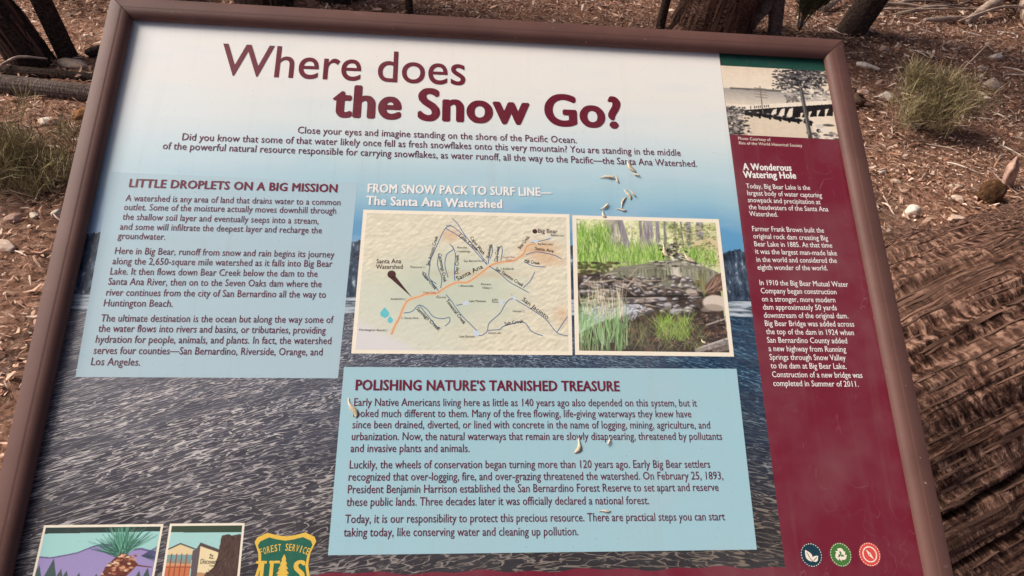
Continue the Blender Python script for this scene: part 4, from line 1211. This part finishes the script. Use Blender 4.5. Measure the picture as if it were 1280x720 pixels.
cv.blob(.94, .635, .10, .065, (206, 194, 178), 1, .05, 6); cv.blob(.92, .67, .08, .03, (150, 136, 122), .7, .05)
cv.blob(.78, .56, .045, .03, (190, 178, 166), .9, .2); cv.blob(.79, .575, .04, .016, (130, 116, 108), .8)
cv.line(.78, .985, 1.0, .915, .03, .045, (138, 132, 128)); cv.line(.80, .965, 1.0, .895, .008, .012, (186, 180, 174)); cv.line(.9, .99, 1, .96, .03, .03, (112, 104, 98)); cv.line(.86, .80, 1, .75, .010, .008, (170, 160, 150))
for k in range(170): 
    x, y = U_(.5, 1), U_(.72, .98); a = U_(0, 3.14); cv.line(x, y, x + math.cos(a) * .04, y + math.sin(a) * .03, .005, .002, rr.choice([(176, 150, 132), (120, 92, 80), (206, 190, 176), (40, 30, 28)]), .7)
blades(200, .0, .32, .78, 1.02, .06, .30, .0055, [(140, 184, 118), (164, 200, 146), (112, 158, 92), (190, 214, 170), (96, 136, 84)], .8, .14)
blades(60, .04, .30, .60, .78, .06, .20, .005, [(226, 214, 184), (206, 196, 160), (238, 230, 206)], .85, .12)
blades(190, .52, .74, .78, .92, .03, .12, .005, [(118, 160, 52), (146, 184, 76), (92, 128, 44), (170, 200, 106)], .9, .5)
blades(220, .32, .85, .82, 1.0, .04, .13, .004, [(120, 130, 78), (150, 156, 104), (92, 100, 62)], .7, .5)
blades(24, .80, .88, .50, .60, .08, .2, .006, [(150, 150, 96), (116, 116, 76)], .7, .2)
cv.a = np.clip(cv.a * 1.04 + 4, 0, 255)
cv.mesh('stream_photograph', inset(Q_STREAM, .0048), 0.000224, M_PIC)

# ---- the historic photograph of the dam
cv = Canvas(190, 150, (240, 226, 204))
cv.field(np.clip((.30 - cv.Y) / .3, 0, 1) * .35, (226, 200, 174))
cv.noise(8, 5, 5, 4)
cv.field(((cv.Y > .33) & (cv.Y < .56)) * np.clip((.60 - cv.Y) / .24, 0, 1) * .75, (150, 146, 142))
cv.field((np.abs(cv.Y - .335) < .012 + .012 * vnoise(cv.X * 14, cv.Y * 0, 3)) * (cv.X > .06) * (cv.X < .56) * .8, (92, 88, 84))
for k in range(120): cv.blob(U_(.52, 1), U_(.30, .44), U_(.008, .03), U_(.008, .02), rr.choice([(232, 220, 202), (206, 196, 182), (120, 114, 110), (240, 230, 214)]), .9)
for k in range(20): cv.line(.55 + U_(0, .12), .40, .55 + U_(0, .14), .50, .01, .01, (110, 104, 100), .6)
cv.poly([(.02, .60), (1, .43), (1, .50), (.30, .66), (.02, .66)], (242, 230, 210))
cv.poly([(.16, .64), (.5, .575), (1, .485), (1, .80), (.5, .80), (.16, .72)], (34, 30, 32))
cv.poly([(.62, .66), (1, .54), (1, .84), (.66, .80)], (236, 222, 200))
for k in range(8):
    x = .42 + k * .075; y = .60 - k * .013
    cv.poly([(x, y + .02), (x + .035, y), (x + .012, y + .13 + .004 * k), (x - .055, y + .16)], (236, 224, 206) if k < 3 else (30, 26, 28))
cv.poly([(.0, .74), (.3, .70), (.6, .74), (.76, .82), (.76, 1), (0, 1)], (226, 210, 186)); cv.noise(8, 40, 40, 9)
for (x, y, s) in ((.20, .69, .05), (.27, .70, .05), (.36, .71, .06), (.45, .73, .05), (.53, .74, .05), (.61, .75, .07), (.72, .77, .05)):
    cv.blob(x, y, s, .035, (26, 24, 26)); cv.blob(x - .01, y - .03, s * .6, .025, (40, 38, 40)); cv.blob(x + .02, y + .035, .014, .02, (18, 16, 18)); cv.blob(x + .01, y - .03, .015, .01, (200, 190, 180), .8)
for k in range(260): cv.blob(U_(0, .20) * U_(.4, 1), U_(.60, 1), U_(.008, .024), U_(.008, .02), rr.choice([(58, 54, 54), (96, 92, 90), (130, 124, 120), (38, 34, 36), (170, 162, 154)]), .85)
for k in range(60): cv.blob(U_(.7, 1), U_(.90, 1.0), U_(.01, .03), U_(.006, .016), rr.choice([(110, 104, 100), (70, 66, 66), (160, 152, 146), (226, 216, 202)]), .8)
cv.blob(.83, .86, .085, .045, (236, 226, 210)); cv.blob(.82, .82, .05, .03, (214, 204, 190)); cv.blob(.80, .885, .022, .03, (28, 26, 28)); cv.blob(.81, .885, .010, .014, (210, 200, 190)); cv.blob(.90, .80, .06, .02, (60, 56, 56), .8)
cv.line(.335, .28, .325, .68, .008, .010, (110, 100, 92))
for y in (.31, .36, .40, .44): cv.line(.28, y, .385, y + .01, .009, .009, (140, 128, 116))
for k in range(14): cv.line(.15 + k * .018, .605 - k * .004, .15 + k * .018, .63 - k * .004, .008, .008, (40, 34, 34), rr.choice([0, 1]))
cv.line(.705, -.02, .715, 1.0, .030, .040, (74, 70, 70)); cv.line(.70, .1, .705, .95, .008, .01, (140, 134, 130))
for k in range(520):
    x, y = N_(.76, .13), abs(N_(.12, .10))
    if x > .46: cv.blob(x, y, U_(.008, .03), U_(.006, .018), rr.choice([(44, 42, 46), (66, 64, 66), (92, 88, 90), (34, 32, 36), (120, 116, 114)]), .85)
for k in range(50): cv.blob(U_(.45, .62), U_(.14, .32), U_(.008, .02), U_(.006, .014), (70, 68, 70), .8)
for k in range(40): cv.blob(U_(.7, 1), U_(.0, .3), U_(.006, .016), U_(.005, .01), (230, 220, 204), .7)
cv.mesh('dam_photograph', [Q_HIST[0], (.9065, Q_HIST[1][1] + .0002), (.9065, Q_HIST[2][1]), Q_HIST[3]], 0.000252, M_PIC)

# ---- the watershed map
sheet('picture_border', Q_MAP, 0.000168, I_CREAM)
cv = Canvas(280, 190, (228, 222, 198))
val = np.clip(1.25 - np.hypot((cv.X - .42) / .42, (cv.Y - .58) / .34), 0, 1)
val = np.clip(val * 1.6 - .5 * fbm(cv.X * 7, cv.Y * 5, 5, 3), 0, 1)
rel = fbm(cv.X * 56 + cv.Y * 30, cv.Y * 44 - cv.X * 8, 8, 5) - fbm(cv.X * 56 + cv.Y * 30 + .6, cv.Y * 44 - cv.X * 8 + .6, 8, 5)
cv.a += (rel * 40 * (1 - val * .85))[..., None] * np.array((1, 1, .9))
cv.noise(9, 30, 22, 15)
cv.field(val * .8, (200, 212, 192))
oc = np.clip(((cv.Y - .78) * 1.3 - (cv.X - .02) * .9) * 12, 0, 1)
cv.field(np.clip(((cv.Y - .35) * .9 - cv.X * 1.0) * 4, 0, .6), (212, 220, 204)); cv.field(oc, (224, 222, 220))
for (x, y, rx, ry, al) in ((.86, .26, .14, .10, .55), (.42, .16, .07, .07, .5), (.92, .34, .10, .06, .5), (.97, .75, .06, .10, .35), (.55, .45, .30, .04, .25)):
    cv.field(np.clip(1 - np.hypot((cv.X - x) / rx, (cv.Y - y) / ry), 0, 1) * al * (0.5 + fbm(cv.X * 20, cv.Y * 18, 3, 3)), (214, 142, 88))
cv.mesh('map_relief', inset(Q_MAP, .0042), 0.000224, M_PIC)
def ribbons(name, lines, w, h, mat, smooth=4):
    V, F = [], []
    for q in lines:
        p = fit_path([(a, b, 0) for a, b in q], max(2, (len(q) - 1) * smooth + 1))[:, :2] if len(q) > 2 else np.array(q, float)
        T = np.gradient(p, axis=0); T /= np.linalg.norm(T, axis=1)[:, None] + 1e-12
        n_ = np.column_stack([-T[:, 1], T[:, 0]]) * w / 2
        b = len(V)
        for k in range(len(p)):
            V += [(p[k, 0] + n_[k, 0], -(p[k, 1] + n_[k, 1]), h), (p[k, 0] - n_[k, 0], -(p[k, 1] - n_[k, 1]), h)]
        F += [(b + 2 * k, b + 2 * k + 1, b + 2 * k + 3, b + 2 * k + 2) for k in range(len(p) - 1)]
    return pyobj(name, V, flip_ok(V, F), mat, panel)
def disc(c, r, n=18, ry=None):
    return [(c[0] + r * math.cos(k * 2 * math.pi / n), c[1] + (ry or r) * math.sin(k * 2 * math.pi / n)) for k in range(n)]
ribbons('map_watershed_line', MAP_MAIN, .0036, 0.000258, print_mat('ink_peach', (234, 200, 164), .03))
ribbons('map_main_river', MAP_MAIN, .0013, 0.000269, print_mat('ink_orange', (222, 158, 112), .03))
ribbons('map_rivers', MAP_RIVERS, .0010, 0.00028, print_mat('ink_river', (94, 122, 160), .03))
shapes('map_lakes', MAP_LAKES, 0.000286, print_mat('ink_lake', (206, 222, 236), .03))
shapes('map_towns', [disc(q[0], .0012, 10) for q in MAP_TOWNS], 0.000291, I_BLACK)
shapes('map_town_centres', [disc(q[0], .0008, 10) for q in MAP_TOWNS], 0.000302, I_WHITE)
shapes('map_pointer', MAP_POINTER + [disc(MAP_DOTS[0][0], .0048)], 0.000308, I_BROWN)
shapes('map_dot', [disc(MAP_DOTS[1][0], .0030)], 0.000308, I_BROWN)
ribbons('map_drops', [], .001, .001, I_BLACK) if False else shapes('map_drops', MAP_DROPS, 0.000291, print_mat('ink_aqua', (104, 200, 210), .03))
lettering('map_caption', TXT_MAP_BIG, .0054, I_BROWN, bold=.008, each=True)
lettering('map_river_name', TXT_MAP_RIVER, .0052, I_BLACK, bold=.006, each=True)
lettering('map_creek_name', TXT_MAP_CREEK, .0040, I_BLACK, bold=.008, each=True)
lettering('map_town_name', TXT_MAP_TOWN, .0025, I_BLACK, each=True)
lettering('map_dam_name', TXT_MAP_DAM, .0021, print_mat('ink_red', (176, 62, 44), .03), each=True)

# ---- two illustrations at the lower edge
sheet('picture_border', Q_CONE, 0.000168, I_CREAM)
cv = Canvas(220, 120, (168, 218, 214))
cv.poly([(0, 0), (1, 0), (1, .10), (0, .13)], (52, 66, 62))
cv.poly([(0, .58), (.10, .60), (.22, .55), (.32, .50), (.44, .38), (.52, .33), (.62, .36), (.74, .46), (.86, .42), (1, .50), (1, 1), (0, 1)], (108, 100, 140))
cv.poly([(0, .61), (.10, .63), (.22, .58), (.32, .53), (.44, .41), (.52, .36), (.60, .40), (.72, .50), (.86, .46), (1, .54), (1, 1), (0, 1)], (162, 148, 198))
for (x, h_) in ((.02, .75), (.13, .62), (.21, .82), (.26, .86), (.37, .90), (.52, .92), (.60, .94), (.88, .86), (.95, .80)):
    cv.poly([(x, h_), (x + .012 + (1 - h_) * .12, 1.02), (x - .012 - (1 - h_) * .12, 1.02)], (72, 92, 90))
for k in range(170):
    a = U_(3.3, 5.8); L = U_(.35, .75); x, y = .70 + N_(0, .02), .56 + N_(0, .03)
    cv.line(x, y, x + math.cos(a) * L * .42, y + math.sin(a) * L, .010, .003, rr.choice([(40, 92, 78), (66, 128, 106), (92, 158, 132), (30, 68, 62), (126, 186, 160)]), .9)
for k in range(40):
    a = U_(-.3, .5); cv.line(.88, .58, .88 + math.cos(a) * .16, .58 + math.sin(a) * -.5, .008, .003, rr.choice([(60, 60, 100), (84, 80, 122), (50, 84, 80)]), .8)
cv.line(.84, .76, .98, .80, .016, .01, (110, 60, 50))
cv.poly([(.70, .52), (.78, .58), (.86, .74), (.80, .92), (.72, 1.1), (.54, 1.1), (.58, .82), (.64, .64)], (112, 52, 38))
for k in range(130):
    x, y = U_(.56, .86), U_(.55, 1.0)
    if abs(x - (.76 - (y - .52) * .22)) < .115 - abs(y - .85) * .09: cv.blob(x, y, U_(.014, .026), U_(.016, .03), rr.choice([(238, 206, 170), (214, 160, 122), (88, 40, 32), (154, 82, 60)]), .95, -.4)
cv.mesh('cone_illustration', inset(Q_CONE, .0022), 0.000224, M_PIC)
sheet('picture_border', Q_BLDG, 0.000168, I_CREAM)
cv = Canvas(140, 110, (172, 220, 216))
cv.poly([(0, 0), (1, 0), (1, .14), (0, .13)], (54, 74, 54))
cv.poly([(0, .48), (.16, .36), (.34, .46), (.34, 1), (0, 1)], (236, 214, 168)); cv.poly([(0, .56), (.34, .56), (.34, .74), (0, .72)], (120, 168, 168))
cv.field((cv.X < .34) * (cv.Y > .62) * np.clip((cv.Y - .62) * 4, 0, .9), (206, 112, 70))
for x in (.06, .13, .20, .27): cv.line(x, .55, x, 1, .014, .014, (150, 72, 52))
cv.line(0, .80, .34, .80, .02, .02, (170, 88, 62)); cv.line(0, .46, .16, .35, .02, .02, (84, 74, 70)); cv.line(.16, .35, .36, .45, .02, .02, (84, 74, 70))
cv.poly([(.34, .50), (.44, .38), (.44, 1), (.36, 1)], (104, 92, 96)); cv.poly([(.44, .36), (.74, .52), (.74, 1), (.44, 1)], (244, 226, 180)); cv.poly([(.40, .42), (.44, .33), (.78, .50), (.78, .56), (.44, .40)], (92, 76, 74))
cv.poly([(.44, .9), (.74, .92), (.74, 1), (.44, 1)], (196, 150, 110))
cv.poly([(.72, .20), (.82, .17), (.86, .20), (.98, .17), (1, .2), (1, 1), (.52, 1), (.58, .90), (.66, .80), (.70, .60)], (86, 66, 60))
for k in range(160):
    x, y = U_(.56, 1), U_(.2, 1)
    if x > .72 or y > .82: cv.line(x, y, x + U_(-.03, .03), y + U_(.03, .10), .012, .006, rr.choice([(66, 48, 44), (110, 88, 80), (50, 38, 36), (130, 106, 94)]), .6)
cv.mesh('building_illustration', inset(Q_BLDG, .0022), 0.000224, M_PIC)
bq = inset(Q_BLDG, .0022)
def bl(txt, x0, y0, x1, y1):
    a, b = lerp_quad(bq, x0, y0), lerp_quad(bq, x1, y1); return (txt, a[0], a[1], b[0], b[1])
lettering('building_sign', [bl('Big', .585, .585, .635, .60), bl('Bear', .585, .64, .65, .65), bl('Center', .60, .79, .69, .80)], .0018, I_BLACK)
lettering('building_sign', [bl('Discovery', .47, .735, .71, .745)], .0042, I_BLACK)

# ---- forest service shield
cx, cy, w2 = .2441, .6052, .0295
def sh(x, y): return (cx + x * w2, cy + y * w2)
outl = [(-.93, .02), (-.62, -.12), (-.3, -.04), (0, 0.0), (.3, -.04), (.62, -.12), (.93, .02), (1.0, .16), (.84, .52), (.80, .90), (.92, 1.40), (.80, 1.86), (.42, 2.10), (0, 2.38), (-.42, 2.10), (-.80, 1.86), (-.92, 1.40), (-.80, .90), (-.84, .52), (-1.0, .16)]
I_GOLD = print_mat('ink_gold', (238, 196, 84), .03); I_SGREEN = print_mat('ink_shield_green', (34, 104, 84), .03)
sheet('shield', [sh(x, y) for x, y in outl], 0.000224, I_GOLD)
sheet('shield_field', [sh(x * .885, .13 + y * .88) for x, y in outl], 0.00028, I_SGREEN)
def placed(txt, x, y, size, ang, sx=1.0):
    a = sh(x, y); d = (math.cos(ang) * size * sx * w2, math.sin(ang) * size * sx * w2)
    return (txt, a[0] - d[0] / 2, a[1] - d[1] / 2, a[0] + d[0] / 2, a[1] + d[1] / 2)
arc = []
word = 'FOREST SERVICE'
for k, ch in enumerate(word):
    if ch == ' ': continue
    f0 = (k - (len(word) - 1) / 2) / (len(word) - 1)
    arc.append(placed(ch, f0 * 1.44, .44 + .34 * f0 * f0 * 1.6, .09 if ch != 'I' else .035, f0 * .75))
lettering('shield_lettering', arc, .0062, I_GOLD, .00036, bold=.016)
lettering('shield_initials', [placed('U', -.52, 1.42, .42, 0), placed('S', .53, 1.42, .40, 0)], .0195, I_GOLD, .00036, bold=.045, by=.01, res=4)
tp = [(0, .55)]
for k in range(6):
    y = .72 + k * .145; x = .08 + k * .042
    tp += [(x, y), (x * .62, y + .005)]
tp += [(.31, 1.60), (.05, 1.60), (.05, 1.76), (-.05, 1.76), (-.05, 1.60), (-.31, 1.60)]
tp += [(-x, y) for x, y in reversed(tp[1:13])]
sheet('shield_tree', [sh(x, y) for x, y in tp], 0.000336, I_GOLD)
# serifs of the initials
shapes('shield_serifs', [[sh(x + a, y + b) for a, b in ((-.17, -.04), (.17, -.04), (.17, .04), (-.17, .04))] for x, y in ((-.71, .79), (-.29, .79))], 0.00035, I_GOLD)

# ---- three round icons
IC = [(print_mat('ink_navy', (30, 62, 78), .03), 'leaf'), (print_mat('ink_moss', (76, 124, 62), .03), 'recycle'), (print_mat('ink_coral', (226, 84, 78), .03), 'compass')]
def turn(p, c, a, s=1.0): return (c[0] + s * (p[0] * math.cos(a) - p[1] * math.sin(a)), c[1] + s * (p[0] * math.sin(a) + p[1] * math.cos(a)))
for (mat, kind), c in zip(IC, ICONS):
    R_ = .0118
    sheet('icon_disc', disc(c, R_, 40), 0.000224, mat)
    dashes = []
    for k in range(26):
        a = k * 2 * math.pi / 26
        dashes.append([(c[0] + r_ * math.cos(a + d), c[1] + r_ * math.sin(a + d)) for r_, d in ((R_ * .90, -.06), (R_ * .90, .06), (R_ * .96, .06), (R_ * .96, -.06))])
    shapes('icon_stitches', dashes, 0.000308, I_CREAM)
    if kind == 'leaf':
        def leaf(l, w): return [(l * t_, -w * math.sin(math.pi * t_ ** .8)) for t_ in np.linspace(0, 1, 10)] + [(l * t_, w * math.sin(math.pi * t_ ** .8)) for t_ in np.linspace(.9, .1, 9)]
        shapes('icon_symbol', [[turn(p, (c[0] - .0002, c[1] + .0062), -2.05, 1) for p in leaf(.0128, .0036)], [turn(p, (c[0] + .0010, c[1] + .0062), -.72, 1) for p in leaf(.0082, .0028)]], 0.000308, I_CREAM)
        ribbons('icon_lines', [[turn((.001, 0), (c[0] - .0002, c[1] + .0062), -2.05), turn((.010, 0), (c[0] - .0002, c[1] + .0062), -2.05)], [turn((.001, 0), (c[0] + .001, c[1] + .0062), -.72), turn((.006, 0), (c[0] + .001, c[1] + .0062), -.72)]], .0006, 0.000364, mat)
    elif kind == 'recycle':
        arr = []
        for k in range(3):
            a = k * 2 * math.pi / 3
            arr.append([turn(p, c, a) for p in ((-.0032, -.0058), (.0006, -.0066), (.0026, -.0056), (.0044, -.0026), (.0058, -.0034), (.0044, .0006), (.0002, -.0004), (.0016, -.0012), (-.0002, -.0040), (-.0012, -.0026))])
        shapes('icon_symbol', arr, 0.000308, I_CREAM)
    else:
        ring = []
        for k in range(32):
            a0, a1 = k * 2 * math.pi / 32, (k + 1) * 2 * math.pi / 32
            ring.append([(c[0] + r_ * math.cos(a), c[1] + r_ * math.sin(a)) for r_, a in ((.0068, a0), (.0068, a1), (.0080, a1), (.0080, a0))])
        shapes('icon_ring', ring, 0.000308, I_CREAM)
        shapes('icon_symbol', [[turn(p, c, .95) for p in ((-.0062, 0), (0, -.0016), (.0062, 0), (0, .0016))]], 0.000308, I_CREAM)
        shapes('icon_lines', [disc(c, .0007, 10)], 0.000364, mat)

# ================================================================== SEED WINGS fallen on the panel
M_SEED = speckle_mat('seed_wing', (0.40, 0.31, 0.19), (0.80, 0.71, 0.54), 420.0, 0.7, 0.2, 0.001)
R3 = Matrix.Rotation(TILT, 3, 'X')
where = ['on the blue sky above the stream picture', 'over the introduction lettering', 'on the pale blue polishing text box', 'on the stream picture']
def seed_where(u_, v_):
    if v_ < .20: return 1
    if v_ < .245 or (v_ < .26 and u_ < .60): return 0
    return 3 if v_ < .43 else 2
for k, (u0, v0, u1, v1, w) in enumerate(SEEDS):
    L = math.hypot(u1 - u0, v1 - v0); n = 9
    V, F = [], []
    for i in range(n):
        f0 = i / (n - 1)
        ww = w * .30 * (0.10 + .90 * math.sin(math.pi * (.04 + .90 * f0 ** 1.7)) ** 1.1) * (.85 + .3 * rr.random())
        z = .0005 + .0006 * math.sin(f0 * math.pi) + .0012 * f0 * (k % 3 == 0)
        cx_ = .22 * w * math.sin(f0 * 5 + k)
        for (sx, dz) in ((-1, 0.0), (0, .0004), (1, 0.0)):
            V.append((f0 * L, sx * ww + cx_, z + dz * ww / (w * .30)))
        for (sx, dz) in ((-1, -.0005), (0, .0001), (1, -.0005)):
            V.append((f0 * L, sx * ww * .98 + cx_, z + dz * ww / (w * .30)))
    for i in range(n - 1):
        a, b = 6 * i, 6 * i + 6
        F += [(a, a + 1, b + 1, b), (a + 1, a + 2, b + 2, b + 1), (a + 3, b + 3, b + 4, a + 4), (a + 4, b + 4, b + 5, a + 5), (a, b, b + 3, a + 3), (a + 2, a + 5, b + 5, b + 2)]
    F += [(0, 3, 4, 1), (1, 4, 5, 2)]; e_ = 6 * (n - 1); F += [(e_, e_ + 1, e_ + 4, e_ + 3), (e_ + 1, e_ + 2, e_ + 5, e_ + 4)]
    ang = math.atan2(-(v1 - v0), u1 - u0)
    o = pyobj('seed_wing', V, F, M_SEED, smooth=True)
    o.matrix_world = Matrix.Translation(ORIGIN + R3 @ Vector((u0, -v0, .0002))) @ (R3 @ Matrix.Rotation(ang, 3, 'Z')).to_4x4()
    wi = seed_where(u0, v0)
    tag(o, 'dry cream seed wing fallen ' + where[wi], 'seed wing', 'seed wings ' + where[wi])

bpy.data.objects.remove(_tmp, do_unlink=True)
